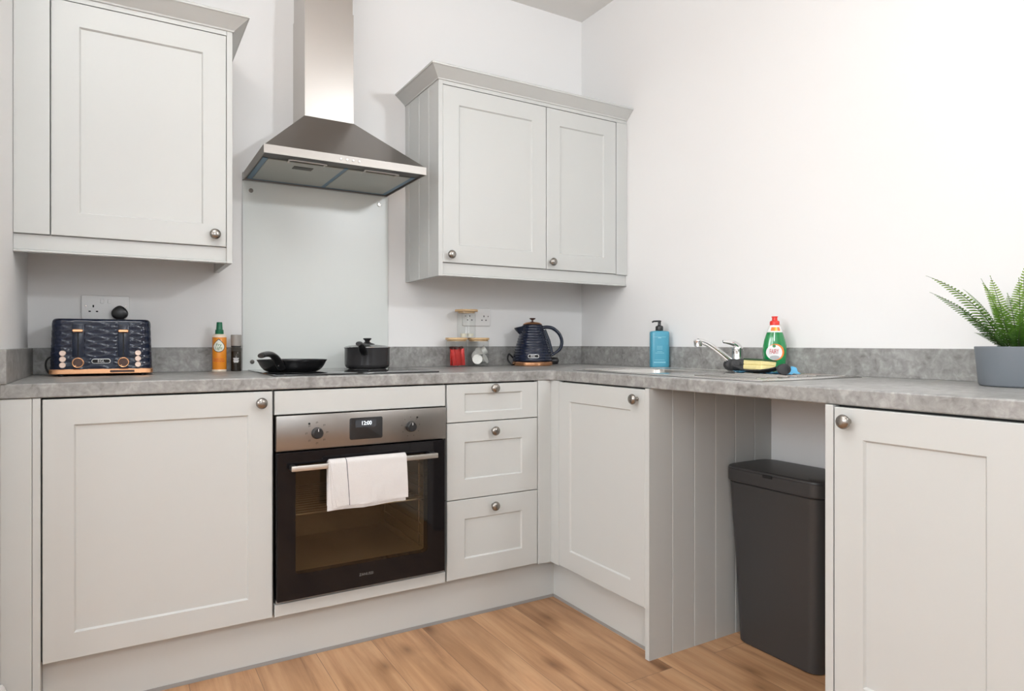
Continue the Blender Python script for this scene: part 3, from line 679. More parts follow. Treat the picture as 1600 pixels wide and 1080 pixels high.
for z in zs:
    taper = 1-0.035*((z-0.022)/0.16)
    loops.append([((x*taper+nx*ripple(s+0.011, z)*flatzone(x, y, z)), (y*taper+ny*ripple(s+0.011, z)*flatzone(x, y, z)), z) for x, y, nx, ny, s in pts])
zt = zs[-1]
for k in range(1, 6): a = PI/2*k/5; loops.append([((x*0.965-nx*0.012*(1-math.cos(a))), (y*0.965-ny*0.012*(1-math.cos(a))), zt+0.010*math.sin(a)) for x, y, nx, ny, s in pts])
bm = bmesh.new(); loft(bm, loops); link('toaster_body', bm, M['navy'], t, world=False, smooth=50)
bm = bmesh.new(); p2 = rr_pts(tw+.006, td+.004, 0.012, 5, 0.02); loft(bm, [[(x*sc, y*sc, z) for x, y, *_ in p2] for sc, z in ((0.96, 0.007), (1, 0.009), (1, 0.0215), (0.985, 0.0235))])
bs = link('base_band', bm, M['copper'], t, world=False)
link('crumb_tray_handle', box(0.022, 0.092, -td/2-0.0045, -td/2-0.001, 0.0115, 0.0190, bev=0.0006, seg=1), M['copperd'], bs, world=False)
for sx in (-1, 1):
    for sy in (-1, 1):
        bm = bmesh.new(); lathe(bm, [(0.009, 0.0002), (0.010, 0.0072)], 16, mtx=T(sx*0.115, sy*0.065, 0)); link('foot', bm, M['blackp'], t, world=False)
for y0 in (-0.037, 0.037):
    for x0 in (-0.066, 0.066): link('bread_slot', box(x0-.055, x0+.055, y0-.014, y0+.014, zt+.0095, zt+.0106), M['hole'], t, world=False)
fy = -td/2*0.985
for lx in (-0.0665, 0.0600):
    lt = link('lever_track', box(lx-0.0165, lx+0.0165, fy-0.0030, fy+0.004, 0.062, 0.170, bev=0.003), M['navyd'], t, world=False)
    link('lever_slot', box(lx-0.0018, lx+0.0018, fy-0.0036, fy-0.0028, 0.066, 0.150), M['hole'], lt, world=False)
    bm = bmesh.new(); loft(bm, [[(lx+x, y, 0.1485+z) for x, z in rrect(-0.0150+i, 0.0150-i, -0.0048+i, 0.0048-i, 0.0040-i*.5)] for y, i in ((fy-0.003, 0.0005), (fy-0.016, 0), (fy-0.018, 0.0015))])
    link('lever', bm, M['copper'], t, world=False)
    bm = bmesh.new(); lathe(bm, [(0.0165, 0), (0.0165, 0.007), (0.0150, 0.008), (0.0138, 0.0078)], 32, mtx=T(lx, fy-.002, 0.0445) @ RX(PI/2))
    dl = link('browning_dial', bm, M['copper'], t, world=False)
    bm = bmesh.new(); lathe(bm, [(0.0136, 0), (0.0136, 0.0085), (0.012, 0.0098), (0, 0.0098)], 28, mtx=T(lx, fy-.002, 0.0445) @ RX(PI/2)); link('dial_face', bm, M['copperd'], dl, world=False)
    link('dial_mark', box(lx-.0075, lx-.0045, fy-.0125, fy-.0115, 0.0345, 0.0365), M['copper'], dl, world=False)
for bxx in (-0.108, 0.102):
    for k in range(3):
        bm = bmesh.new(); lathe(bm, [(0.0092, 0), (0.0092, 0.005), (0.008, 0.0062), (0.0045, 0.0062), (0.0040, 0.0055), (0, 0.0055)], 24, mtx=T(bxx, fy-.001, 0.0370+k*0.0192) @ RX(PI/2))
        bt = link('button', bm, mat('pale_rose_gold', (0.80, 0.62, 0.52), 0.3, 0.8), t, world=False)
bm = bmesh.new(); loft(bm, [[(x-0.003, y, z+0.049) for x, z in rrect(-0.0265+i, 0.0265-i, -0.0078+i, 0.0078-i, 0.0075-i)] for y, i in ((fy+.002, 0), (fy-0.0035, 0), (fy-0.0042, 0.0008))])
bg = link('badge', bm, M['whitep'], t, world=False)
bm = bmesh.new(); loft(bm, [[(x-0.003, y, z+0.049) for x, z in rrect(-0.0248, 0.0248, -0.0060, 0.0060, 0.0058)] for y in (fy-.004, fy-0.0046)]); link('badge_inlay', bm, M['hole'], bg, world=False)
bm = bmesh.new(); text(bm, 'EGL', 0.0115, T(-0.003, fy-0.0049, 0.049), ext=0.0001); link('badge_lettering', bm, M['whitep'], bg, world=False)
bm = bmesh.new(); tube(bm, spline([(-0.125, 0.070, 0.030), (-0.150, 0.050, 0.060), (-0.1620, 0.020, 0.050), (-0.1620, 0.010, 0.025), (-0.150, 0.020, 0.006), (-0.120, 0.108, 0.006), (0.02, 0.1085, 0.012), (0.040, 0.1085, 0.105), (0.0435, 0.116, 0.190)], 8), 0.0032, 10)
cd_ = link('power_cord', bm, M['blackp'], t, world=False)
bm = bmesh.new()
pl = []
for i in range(40):
    a = 2*PI*i/40; x = 0.0245*math.cos(a); z = 0.024*math.sin(a)
    if z > 0: x *= (1-(z/0.024)**2*0.35); z *= 1.15
    x *= 1.08
    pl.append((x, z))
loft(bm, [[(0.0435+x*s, y, 0.2150+z*s) for x, z in pl] for s, y in ((0.98, 0.1225), (1, 0.121), (1, 0.111), (0.93, 0.1055), (0.7, 0.1025))])
bx(bm, 0.0375, 0.0495, 0.110, 0.1220, 0.182, 0.197, bev=0.003)
link('plug', bm, M['blackp'], cd_, world=False, smooth=45)

# ------------------------------------------------------------------ sockets
def socket(x0, x1, z0, z1, label, plug_right):
    cx_ = (x0+x1)/2; t = thing('wall_socket', label, 'socket', (cx_, -0.002, z0))
    bm = bmesh.new(); loft(bm, [[(x, y, z) for x, z in rrect(x0+i, x1-i, z0+i, z1-i, 0.005)] for y, i in ((-0.0005, 0), (-0.0065, 0), (-0.0085, 0.002))]); link('faceplate', bm, M['white'], t)
    for s in (-1, 1):
        hx_ = cx_+s*0.038
        if not (s > 0 and plug_right):
            bm = bmesh.new(); zc = (z0+z1)/2-0.004
            bx(bm, hx_-.0022, hx_+.0022, -0.0090, -0.008, zc+.004, zc+.0125); bx(bm, hx_-.0145, hx_-.0075, -0.0090, -0.008, zc-.0125, zc-.0080); bx(bm, hx_+.0075, hx_+.0145, -0.0090, -0.008, zc-.0125, zc-.0080)
            link('pin_holes', bm, M['hole'], t)
        link('switch', box(cx_+(s*0.0115)-.0052-.0008, cx_+(s*0.0115)+.0052, -0.0110, -0.008, z1-.0285, z1-.0125, bev=.001, seg=1), M['white'], t)
        bm = bmesh.new(); lathe(bm, [(0.0028, 0), (0.0025, 0.0008), (0, 0.001)], 14, mtx=T(cx_+s*0.0605, -0.0085, (z0+z1)/2+.004) @ RX(PI/2)); link('screw', bm, M['nickel'], t)
socket(-2.1972, -2.0488, 1.1140, 1.2002, 'white double wall socket above the toaster with a black plug in it', True)
socket(-0.6990, -0.5515, 1.1108, 1.1960, 'white double wall socket behind the stacked storage jars', False)

# ------------------------------------------------------------------ oil spray bottle and pepper mill
t = thing('spray_bottle', 'orange oil spray bottle with a green cap, left of the hob', 'bottle', (-1.7560, -0.062, ZT), math.radians(-12))
r = 0.0250
bm = bmesh.new(); lathe(bm, [(0, 0), (0.0235, 0), (0.0252, 0.002), (0.0254, 0.006), (0.0250, 0.0085)], 40, cap=False); link('bottle_base', bm, M['cream'], t, world=False)
bm = bmesh.new(); lathe(bm, [(0.0250, 0.0085), (r+.0002, 0.0090), (r+.0002, 0.1290), (0.0250, 0.1295)], 40, cap=False); lb = link('bottle_label', bm, M['oilb'], t, world=False)
bm = bmesh.new(); lathe(bm, [(0.0250, 0.1295), (0.0245, 0.1350), (0.0215, 0.1395), (0.0150, 0.1420), (0.0140, 0.1430)], 40, cap=False); link('bottle_shoulder', bm, M['cream'], t, world=False)
bm = bmesh.new(); lathe(bm, [(0.0145, 0.1400), (0.0150, 0.1410), (0.0145, 0.1575), (0.0115, 0.1590), (0.0100, 0.1850), (0.0090, 0.1870), (0, 0.1870)], 32); link('spray_cap', bm, M['green'], t, world=False)
def patch(bm, pts2, f):
    """fill an outline (x, z) with rings so that it follows a curved surface f(x, z) -> point"""
    cx_ = sum(p[0] for p in pts2)/len(pts2); cz_ = sum(p[1] for p in pts2)/len(pts2); n_ = len(pts2)
    rg = [[bm.verts.new(f(cx_+(x-cx_)*q, cz_+(z-cz_)*q)) for x, z in pts2] for q in (1, .8, .6, .4, .2)]; cc = bm.verts.new(f(cx_, cz_))
    for a_, b_ in zip(rg, rg[1:]):
        for i in range(n_): bm.faces.new((a_[i], a_[(i+1) % n_], b_[(i+1) % n_], b_[i]))
    for i in range(n_): bm.faces.new((rg[-1][i], rg[-1][(i+1) % n_], cc))
def drop(R_, sc, y_off, zc, n=40):
    """teardrop outline wrapped on a cylinder of radius R_"""
    L_ = []
    for i in range(n):
        a = 2*PI*i/n-PI/2; x = math.cos(a); z = math.sin(a)
        if z > 0: x *= (1-z)**0.45*1.05 if z < 1 else 0; z *= 1.35
        L_.append((x*sc, z*sc))
    return L_, (lambda x, z: ((R_+y_off)*math.sin(x/R_), -(R_+y_off)*math.cos(x/R_), zc+z))
for nm, sc, of, mm in (('logo_outline', 0.0215, 0.0008, 'hole'), ('logo_drop', 0.0192, 0.0012, 'lblc')):
    bm = bmesh.new(); patch(bm, *drop(r, sc, of, 0.0950)); link(nm, bm, M[mm], t, world=False)
bm = bmesh.new(); text(bm, 'Fry', 0.0155, T(0, 0, 0.1010), bend=r+.0016); text(bm, 'Light', 0.0155, T(0, 0, 0.0890), bend=r+.0016, squash=.85); link('logo_lettering', bm, M['lgreen'], t, world=False)
bm = bmesh.new(); text(bm, 'Golden Olive', 0.0068, T(0, 0, 0.0480), bend=r+.0004); text(bm, 'Oil Cooking Spray', 0.0060, T(0, 0, 0.0405), bend=r+.0004); link('label_lettering', bm, M['redi'], t, world=False)

t = thing('pepper_mill', 'small smoky glass spice grinder right of the orange spray bottle', 'spice grinder', (-1.6960, -0.056, ZT), math.radians(-10))
bm = bmesh.new(); lathe(bm, [(0, 0), (0.0175, 0), (0.0190, 0.002), (0.0190, 0.0880), (0.0165, 0.0930), (0.0165, 0.0950), (0, 0.0950)], 32); link('jar_body', bm, M['grey_glass'], t, world=False)
bm = bmesh.new(); lathe(bm, [(0, 0.002), (0.0172, 0.002), (0.0172, 0.0760), (0, 0.0780)], 28); link('peppercorns', bm, M['pepper'], t, world=False)
bm = bmesh.new(); lathe(bm, [(0.0175, 0.0930), (0.0188, 0.0935), (0.0188, 0.0965), (0.0175, 0.0970), (0, 0.0970)], 32); link('collar', bm, M['blackp'], t, world=False)
bm = bmesh.new(); lathe(bm, [(0.0180, 0.0972), (0.0188, 0.0980), (0.0192, 0.1380), (0.0180, 0.1400), (0, 0.1400)], 32); link('grinder_cap', bm, M['lid2'], t, world=False)
bm = bmesh.new()
for k, (w_, z) in enumerate(((0.021, 0.0480), (0.018, 0.0430), (0.021, 0.0380), (0.016, 0.0340))):
    n_ = 10; lo = [((0.0194)*math.sin((-w_/2+w_*i/n_)/.0194), -(0.0194)*math.cos((-w_/2+w_*i/n_)/.0194)) for i in range(n_+1)]
    tt = bmesh.new(); V = [[tt.verts.new((x, y, z+dz)) for x, y in lo] for dz in (0, 0.0028)]
    for i in range(n_): tt.faces.new((V[0][i], V[0][i+1], V[1][i+1], V[1][i]))
    merge(bm, tt)
link('label_print', bm, M['whitep'], t, world=False)

# ------------------------------------------------------------------ storage jars
def jar(loc, r, h, label, lidr):
    t = thing('storage_jar', label, 'jar', loc, 0, None)
    bm = bmesh.new(); lathe(bm, [(0, 0), (r-.004, 0), (r-.0006, 0.0025), (r, 0.006), (r, h-.010)], 40, cap=False)
    pass
    link('glass_body', bm, M['glass'], t, world=False)
    bm = bmesh.new(); lathe(bm, [(r-.004, h-.016), (r-.004, h-.0095), (lidr-.001, h-.0095), (lidr, h-.0085), (lidr, h-.001), (lidr-.0012, h), (0, h)], 40); link('bamboo_lid', bm, M['bamboo'], t, world=False)
JY = -0.0720
jar((-0.7640, JY, ZT), 0.0475, 0.1320, 'lower left glass jar with bamboo lid, full of red sachets', 0.0505)
jar((-0.6500, JY, ZT), 0.0475, 0.1320, 'lower right glass jar with bamboo lid, holding grey pods', 0.0505)
jar((-0.7130, JY, ZT+0.1322), 0.0425, 0.1290, 'upper glass jar with bamboo lid, stacked on the two lower jars', 0.0530)
# red sachets
def sachet():
    bm = bmesh.new(); L_ = []
    for k in range(9):
        f = k/8; th_ = 0.0045*math.sin(PI*min(max((f-.06)/.88, 0), 1))**0.6+0.0003; w_ = 0.0140
        L_.append([(w_*math.cos(2*PI*i/16), th_*math.sin(2*PI*i/16), f*0.078) for i in range(16)])
    loft(bm, L_); return bm
sp = [(-0.026, -0.010, -4, 25), (-0.014, -0.022, 12, -5), (0.004, -0.023, 14, 10), (0.023, -0.012, 4, -30), (-0.018, 0.012, 10, 40), (0.012, 0.016, -10, 70), (-0.002, -0.006, 8, 15)]
desc = ['left edge', 'front', 'front, just right of centre', 'right edge', 'back left', 'back right', 'middle']
s0 = None
for (dx, dy, tilt, rz), de in zip(sp, desc):
    if s0 is None: o = s0 = link('sachet', sachet(), M['redf']); e_ = bmesh.new(); lathe(e_, [(0.0090, 0.0760), (0.0095, 0.0850), (0.007, 0.0865), (0, 0.0865)], 12); cpp = link('sachet_top', e_, mat('dark_sachet_top', (0.06, 0.015, 0.012), 0.4), s0, world=False)
    else:
        o = s0.copy(); COL.objects.link(o); c = s0.children[0].copy() if s0.children else cpp.copy(); COL.objects.link(c); c.parent = o
    o.location = (-0.7640+dx, JY+dy, ZT+0.0065); o.rotation_euler = (math.radians(tilt*0.25), math.radians(-tilt*0.9), math.radians(rz))
    tag(o, 'red foil sachet standing at the '+de+' of the lower left jar', 'sachet', 'red sachets in the lower left jar')
# pods
def podm():
    bm = bmesh.new(); lathe(bm, [(r_*1.12, z_*1.12) for r_, z_ in [(0, 0), (0.0120, 0), (0.0135, 0.002), (0.0175, 0.018), (0.0185, 0.0185), (0.0205, 0.0190), (0.0205, 0.0198), (0, 0.0200)]], 28); return bm
pp = [(-0.023, -0.020, 0.022, 70, -25, 'low at the front left'), (0.014, -0.024, 0.024, 66, 38, 'low at the front right'), (0.004, 0.016, 0.004, 8, 60, 'low at the back'), (0.0260, -0.006, 0.062, 60, 70, 'high at the right'), (-0.020, 0.012, 0.034, 62, 100, 'behind the front left one'), (0.012, 0.024, 0.050, 40, 0, 'high at the back'), (-0.002, -0.002, 0.042, 72, -70, 'in the middle')]
p0 = None
for dx, dy, dz, tl, rz, de in pp:
    if p0 is None: o = p0 = link('coffee_pod', podm(), M['pod'])
    else: o = p0.copy(); COL.objects.link(o)
    o.location = (-0.6500+dx*0.60, JY+dy*0.60, ZT+0.004+dz); o.rotation_euler = (math.radians(tl), 0, math.radians(rz))
    tag(o, 'grey pod lying '+de+' in the lower right jar', 'pod', 'grey pods in the lower right jar')
for dx, de in ((-0.018, 'left'), (0.017, 'right')):
    bm = bmesh.new(); lathe(bm, [(0, 0), (0.0115, 0), (0.0150, 0.0150), (0.0165, 0.0155), (0.0165, 0.0162), (0, 0.0165)], 28)
    o = link('milk_tub', bm, M['milk']); o.location = (-0.7130+dx, JY-0.006, ZT+0.1322+0.0030); tag(o, f'small cream tub on the {de} inside the upper jar', 'tub', 'small tubs in the upper jar')

# ------------------------------------------------------------------ kettle
t = thing('kettle', 'navy dome kettle with rose gold base and lid, right of the storage jars', 'kettle', (-0.3900, -0.130, ZT), math.radians(-30))
kr = [(0.0905, 0.020), (0.0930, 0.024)]
nrow = 70
for i in range(nrow+1):
    f = i/nrow; z = 0.024+f*(0.190-0.024); rr_ = 0.0935-0.0455*f**1.35
    rr_ += 0.0011*math.sin(2*PI*z/0.0125)
    kr.append((rr_, z))
kr += [(0.0465, 0.1935), (0.0440, 0.1955), (0, 0.1955)]
bm = bmesh.new(); lathe(bm, kr, 72, cap=True)
for v in bm.verts:      # hammered shimmer
    a = math.atan2(v.co.y, v.co.x)
    if 0.03 < v.co.z < 0.188: k = 1+0.0055*math.sin(a*9+math.floor(v.co.z/0.0125)*1.7); v.co.x *= k; v.co.y *= k
kb = link('kettle_body', bm, M['navy'], t, world=False, smooth=60)
bm = bmesh.new(); lathe(bm, [(0, 0.0003), (0.0880, 0.0003), (0.0955, 0.0035), (0.0965, 0.0080), (0.0965, 0.0165), (0.0945, 0.0190), (0.0915, 0.0198), (0, 0.0198)], 64); link('base_band', bm, M['copper'], t, world=False)
bm = bmesh.new(); lathe(bm, [(0.0445, 0.1958), (0.0455, 0.1965), (0.0430, 0.2000), (0.0330, 0.2050), (0.0180, 0.2085), (0, 0.2095)], 48); kl = link('lid', bm, M['copper'], t, world=False)
bm = bmesh.new(); lathe(bm, [(0.0060, 0.2075), (0.0045, 0.2110), (0.0045, 0.2170), (0.0125, 0.2210), (0.0150, 0.2240), (0.0135, 0.2265), (0, 0.2275)], 28); link('lid_knob', bm, M['copperd'], kl, world=False)
ka = 0.0
bm = bmesh.new()   # handle on +x, spout on -x
tube(bm, spline([(0.040, 0, 0.1800), (0.070, 0, 0.1835), (0.100, 0, 0.1760), (0.128, 0, 0.1500), (0.140, 0, 0.1150), (0.132, 0, 0.0820), (0.108, 0, 0.0600), (0.090, 0, 0.0500)], 6), [0.0105]*14+[0.010]*20+[0.0085]*9, 14, flat=(0.8, 1.15))
link('handle', bm, M['navyd'], t, world=False, smooth=60)
bm = bmesh.new(); tube(bm, [(0.0550, 0, 0.170), (0.0750, 0, 0.120), (0.0905, 0, 0.060)], 0.010, 12, flat=(0.6, 1)); link('water_gauge', bm, M['navyd'], t, world=False, smooth=60)
bm = bmesh.new(); loft(bm, [[(-0.040, -0.030, 0.1900), (-0.040, 0.030, 0.1900), (-0.052, 0.020, 0.140), (-0.052, -0.020, 0.140)], [(-0.068, -0.018, 0.1835), (-0.068, 0.018, 0.1835), (-0.0685, 0.010, 0.155), (-0.0685, -0.010, 0.155)], [(-0.0870, -0.0045, 0.1790), (-0.0870, 0.0045, 0.1790), (-0.0850, 0.003, 0.1730), (-0.0850, -0.003, 0.1730)]]); link('spout', bm, M['navyd'], t, world=False, smooth=60)
# badge on the face turned to the viewer
ba = math.radians(0); br_ = 0.0955
def bend_loop(pts2, R_, z0, tilt=0): return [((R_-(z*tilt))*math.sin(x/R_), -(R_-(z*tilt))*math.cos(x/R_), z0+z) for x, z in pts2]
bm = bmesh.new(); patch(bm, rrect(-0.026, 0.026, -0.0085, 0.0085, 0.0082), lambda x, z: bend_loop([(x, z)], 0.0958, 0.047, 0.15)[0]); bg = link('badge', bm, M['whitep'], t, world=False)
bm = bmesh.new(); patch(bm, rrect(-0.0240, 0.0240, -0.0066, 0.0066, 0.0064), lambda x, z: bend_loop([(x, z)], 0.0963, 0.047, 0.15)[0]); link('badge_inlay', bm, M['hole'], bg, world=False)
bm = bmesh.new(); text(bm, 'EGL', 0.0125, T(-0.002, 0, 0.047), bend=0.0966); link('badge_lettering', bm, M['whitep'], bg, world=False)
bm = bmesh.new(); tube(bm, spline([(-0.060, 0.060, 0.010), (-0.095, 0.040, 0.040), (-0.112, 0.0, 0.055), (-0.118, -0.020, 0.030), (-0.100, -0.030, 0.006), (-0.080, 0.060, 0.006), (0.02, 0.108, 0.006)], 7), 0.0042, 10); link('power_cord', bm, M['blackp'], t, world=False)
bm = bmesh.new(); lathe(bm, [(0, 0), (0.016, 0), (0.018, 0.010), (0.016, 0.030), (0.006, 0.036), (0, 0.036)], 24, mtx=T(0.092, 0.030, 0.0225) @ RY(PI/2) @ RZ(0)); link('switch_lever', bm, M['blackp'], t, world=False, smooth=50)

# ------------------------------------------------------------------ sink, tap
t = thing('sink', 'stainless steel inset sink with bowl and drainer by the right wall', 'sink', (-0.3, -1.1, ZT))
S = (-0.548, -0.062, -1.545, -0.665)
bm = bmesh.new(); zt_ = ZT+0.0030
o_ = rrect(S[0], S[1], S[2], S[3], 0.012, 6); o2 = rrect(S[0]+.006, S[1]-.006, S[2]+.006, S[3]-.006, 0.008, 6)
h_ = rrect(*BW, 0.045, 6); h2 = rrect(BW[0]+.004, BW[1]-.004, BW[2]+.004, BW[3]-.004, 0.045, 6); h3 = rrect(BW[0]+.02, BW[1]-.02, BW[2]+.02, BW[3]-.02, 0.035, 6); h4 = rrect(BW[0]+.05, BW[1]-.05, BW[2]+.05, BW[3]-.05, 0.03, 6)
loft(bm, [[(x, y, ZT+.0003) for x, y in o_], [(x, y, ZT+.0015) for x, y in o_], [(x, y, zt_) for x, y in o2]], cap=False)
vo = [bm.verts.new((x, y, zt_)) for x, y in o2]; vh = [bm.verts.new((x, y, zt_-.001)) for x, y in h_]
bmesh.ops.triangle_fill(bm, edges=[bm.edges.new((vs[i], vs[(i+1) % len(vs)])) for vs in (vo, vh) for i in range(len(vs))], use_beauty=True)
loft(bm, [[(x, y, zt_-.001) for x, y in h_], [(x, y, zt_-.006) for x, y in h2], [(x, y, zt_-.145) for x, y in h3], [(x, y, zt_-.160) for x, y in h4]], cap=False)
bm.faces.new([bm.verts.new((x, y, zt_-.160)) for x, y in h4])
bmesh.ops.remove_doubles(bm, verts=bm.verts, dist=0.0001)
sk = link('sink_top', bm, M['sinkm'], t, smooth=40)
bm = bmesh.new(); og = rrect(S[0]-.0012, S[1]+.0012, S[2]-.0012, S[3]+.0012, 0.012, 6); loft(bm, [[(x, y, ZT+.0002) for x, y in og], [(x, y, ZT+.0016) for x, y in og]], cap=False); link('rim_outline', bm, M['blackp'], t)  # thin black band outlining the sink lip
bm = bmesh.new(); loft(bm, [[(x, y, z) for x, y in rrect(S[0]+.018-i, S[1]-.018+i, S[2]+.018-i, S[3]-.018+i, .03)] for i, z in ((0, zt_), (-.002, zt_+.0022), (-.006, zt_+.0022), (-.008, zt_))], cap=False); link('raised_rim', bm, M['sinkm'], t)
bm = bmesh.new()
for k in range(7): x = -0.46+k*0.048; tube(bm, [(x, -1.46, zt_), (x, -1.22, zt_)], 0.0028, 8)
link('drainer_ribs', bm, M['sinkm'], t)
bm = bmesh.new(); lathe(bm, [(0.040, 0), (0.040, 0.002), (0.030, 0.0015), (0.012, 0.001), (0, 0.001)], 28, mtx=T(-0.325, -0.875, zt_-.1598)); link('waste', bm, M['chrome'], t)

TX, TY = -0.1000, -1.0900; SZ = zt_+0.0003
t = thing('tap', 'chrome mixer tap with a long spout rising to the left over the sink', 'tap', (TX, TY, SZ))
bm = bmesh.new(); lathe(bm, [(0.026, 0), (0.026, 0.004), (0.022, 0.008), (0.0205, 0.012), (0.0205, 0.045), (0.0190, 0.050), (0.0190, 0.080), (0.0200, 0.085), (0.0180, 0.091), (0, 0.093)], 36); link('tap_body', bm, M['chrome'], t, world=False, smooth=40)
bm = bmesh.new()
tube(bm, spline([(0.012, -0.002, 0.074), (0.006, 0.000, 0.090), (-0.012, 0.006, 0.1030), (-0.036, 0.015, 0.1085), (-0.054, 0.021, 0.1100)], 6), [0.0150-0.0095*i/24 for i in range(25)], 14, flat=(0.6, 1.1)); link('lever', bm, M['chrome'], t, world=False, smooth=60)
bm = bmesh.new(); sp_ = spline([(0, 0, 0.022), (-0.028, 0.008, 0.036), (-0.058, 0.018, 0.060), (-0.092, 0.029, 0.085), (-0.120, 0.039, 0.1025), (-0.142, 0.047, 0.1110), (-0.152, 0.050, 0.1110)], 7)
tube(bm, sp_, [0.0135-0.0030*min(i/24, 1) for i in range(len(sp_))], 16); so = link('spout', bm, M['chrome'], t, world=False, smooth=60)
bm = bmesh.new(); lathe(bm, [(0.0135, 0.0), (0.0140, 0.002), (0.0140, 0.021), (0.0115, 0.025), (0, 0.026)], 28, mtx=T(-0.152, 0.051, 0.093) @ RY(math.radians(-8))); link('aerator', bm, M['chrome'], so, world=False)

# silicone caddy hung between the tap and a foot, with the sponge in it
t = thing('sponge_caddy', 'dark grey curved sponge holder wrapped around the base of the tap', 'sponge holder', (-0.16, -1.20, SZ))
bm = bmesh.new(); L_ = []
for k in range(9):
    f = k/8; z = SZ+0.002+0.044*f; rr0 = 0.030+0.014*math.sin(PI*f)**0.8
    L_.append([(TX-0.012+(rr0+0.0030*math.sin(11*2*PI*i/66+f*2)*math.sin(PI*f))*math.cos(2*PI*i/66), TY-0.004+(rr0+0.0030*math.sin(11*2*PI*i/66+f*2)*math.sin(PI*f))*math.sin(2*PI*i/66), z) for i in range(66)])
loft(bm, L_); link('gathered_collar', bm, M['rubber'], t, smooth=70)
A0, A1 = Vector((-0.135, -1.1200, 0)), Vector((-0.218, -1.3600, 0))
dirv = (A1-A0).normalized(); nv = Vector((-dirv.y, dirv.x, 0)); LT = (A1-A0).length
bm = bmesh.new(); tt = bmesh.new(); G = []
for i in range(25):
    f = i/24; zz = SZ+0.0270-0.0230*math.sin(PI*f)**0.8
    row = []
    for j in range(11):
        g = j/10*2-1; wd = 0.034*(0.55+0.45*math.sin(PI*f)**0.6); p = A0+dirv*(LT*f)+nv*(g*wd); row.append(tt.verts.new((p.x, p.y, zz+0.009*g*g*math.sin(PI*f)+0.0003)))
    G.append(row)
for i in range(24):
    for j in range(10): tt.faces.new((G[i][j], G[i+1][j], G[i+1][j+1], G[i][j+1]))
bmesh.ops.recalc_face_normals(tt, faces=tt.faces); bmesh.ops.solidify(tt, geom=tt.faces[:], thickness=0.0032); merge(bm, tt)
link('tray', bm, M['rubber'], t, smooth=60)
bm = bmesh.new(); ee = A1-dirv*0.004
loft(bm, [[tuple(ee+dirv*d_+nv*(math.cos(2*PI*i/20)*w_)+Vector((0, 0, SZ+0.0235+math.sin(2*PI*i/20)*h1-dz_))) for i in range(20)] for d_, w_, h1, dz_ in ((0, 0.012, 0.006, 0), (0.012, 0.020, 0.013, 0.002), (0.024, 0.026, 0.0185, 0.0040), (0.030, 0.022, 0.0160, 0.0050))]); link('flared_end', bm, M['rubber'], t, smooth=60)

ms = Matrix.Translation((A0+dirv*0.134+Vector((0, 0, SZ+0.0105)))) @ RZ(math.atan2(dirv.y, dirv.x)) @ RX(math.radians(-5))
t = thing('sponge', 'yellow washing-up sponge with a green scourer on top, in the dark holder', 'sponge', (0, 0, 0)); t.matrix_world = ms; WM[t] = ms
t.location = ms.to_translation(); t.rotation_euler = ms.to_euler()
bm = bmesh.new(); loft(bm, [[(x, y*(1-s*.0), z) for x, y in rrect(-0.056+s, 0.056-s, -0.029+s, 0.029-s, 0.006)] for z, s in ((0.0, 0.002), (0.003, 0), (0.016, 0.0), (0.0175, 0.0022), (0.0195, 0.0), (0.031, 0.0), (0.0325, 0.001))]); link('foam_block', bm, M['spg'], t, world=False)
bm = bmesh.new(); loft(bm, [[(x, y, z) for x, y in rrect(-0.057+s, 0.057-s, -0.030+s, 0.030-s, 0.005)] for z, s in ((0.0326, 0), (0.0375, 0), (0.0385, 0.001))]); link('scouring_pad', bm, M['scour'], t, world=False)

# blue cloth under the holder
tt = bmesh.new(); G = []
for i in range(40):
    f = i/39; row = []
    for j in range(13):
        g = j/12*2-1; p = Vector((-0.118, -1.118, 0))+(Vector((-0.182, -1.376, 0))-Vector((-0.118, -1.118, 0)))*f+nv*(g*0.030-0.030*max(0, 0.5-abs(f-0.22)*4))
        zz = SZ+0.0028+0.0016*math.sin(f*37+g*4)+0.0012*math.sin(g*9+f*11)
        if f > 0.86: q = (f-0.86)/0.14; zz += 0.026*math.sin(PI*min(q*1.05, 1))*(0.75+0.25*math.sin(g*11)); p += nv*0.004*math.sin(q*15+g*6)
        row.append(tt.verts.new((p.x, p.y, zz)))
    G.append(row)
for i in range(39):
    for j in range(12): tt.faces.new((G[i][j], G[i+1][j], G[i+1][j+1], G[i][j+1]))
bmesh.ops.recalc_face_normals(tt, faces=tt.faces); bmesh.ops.solidify(tt, geom=tt.faces[:], thickness=-0.0012); bm = bmesh.new(); merge(bm, tt)
o = link('dishcloth', bm, M['cloth'], smooth=60); recentre(o, (-0.15, -1.26, SZ)); tag(o, 'crumpled blue dishcloth lying on the sink under the sponge holder', 'cloth')

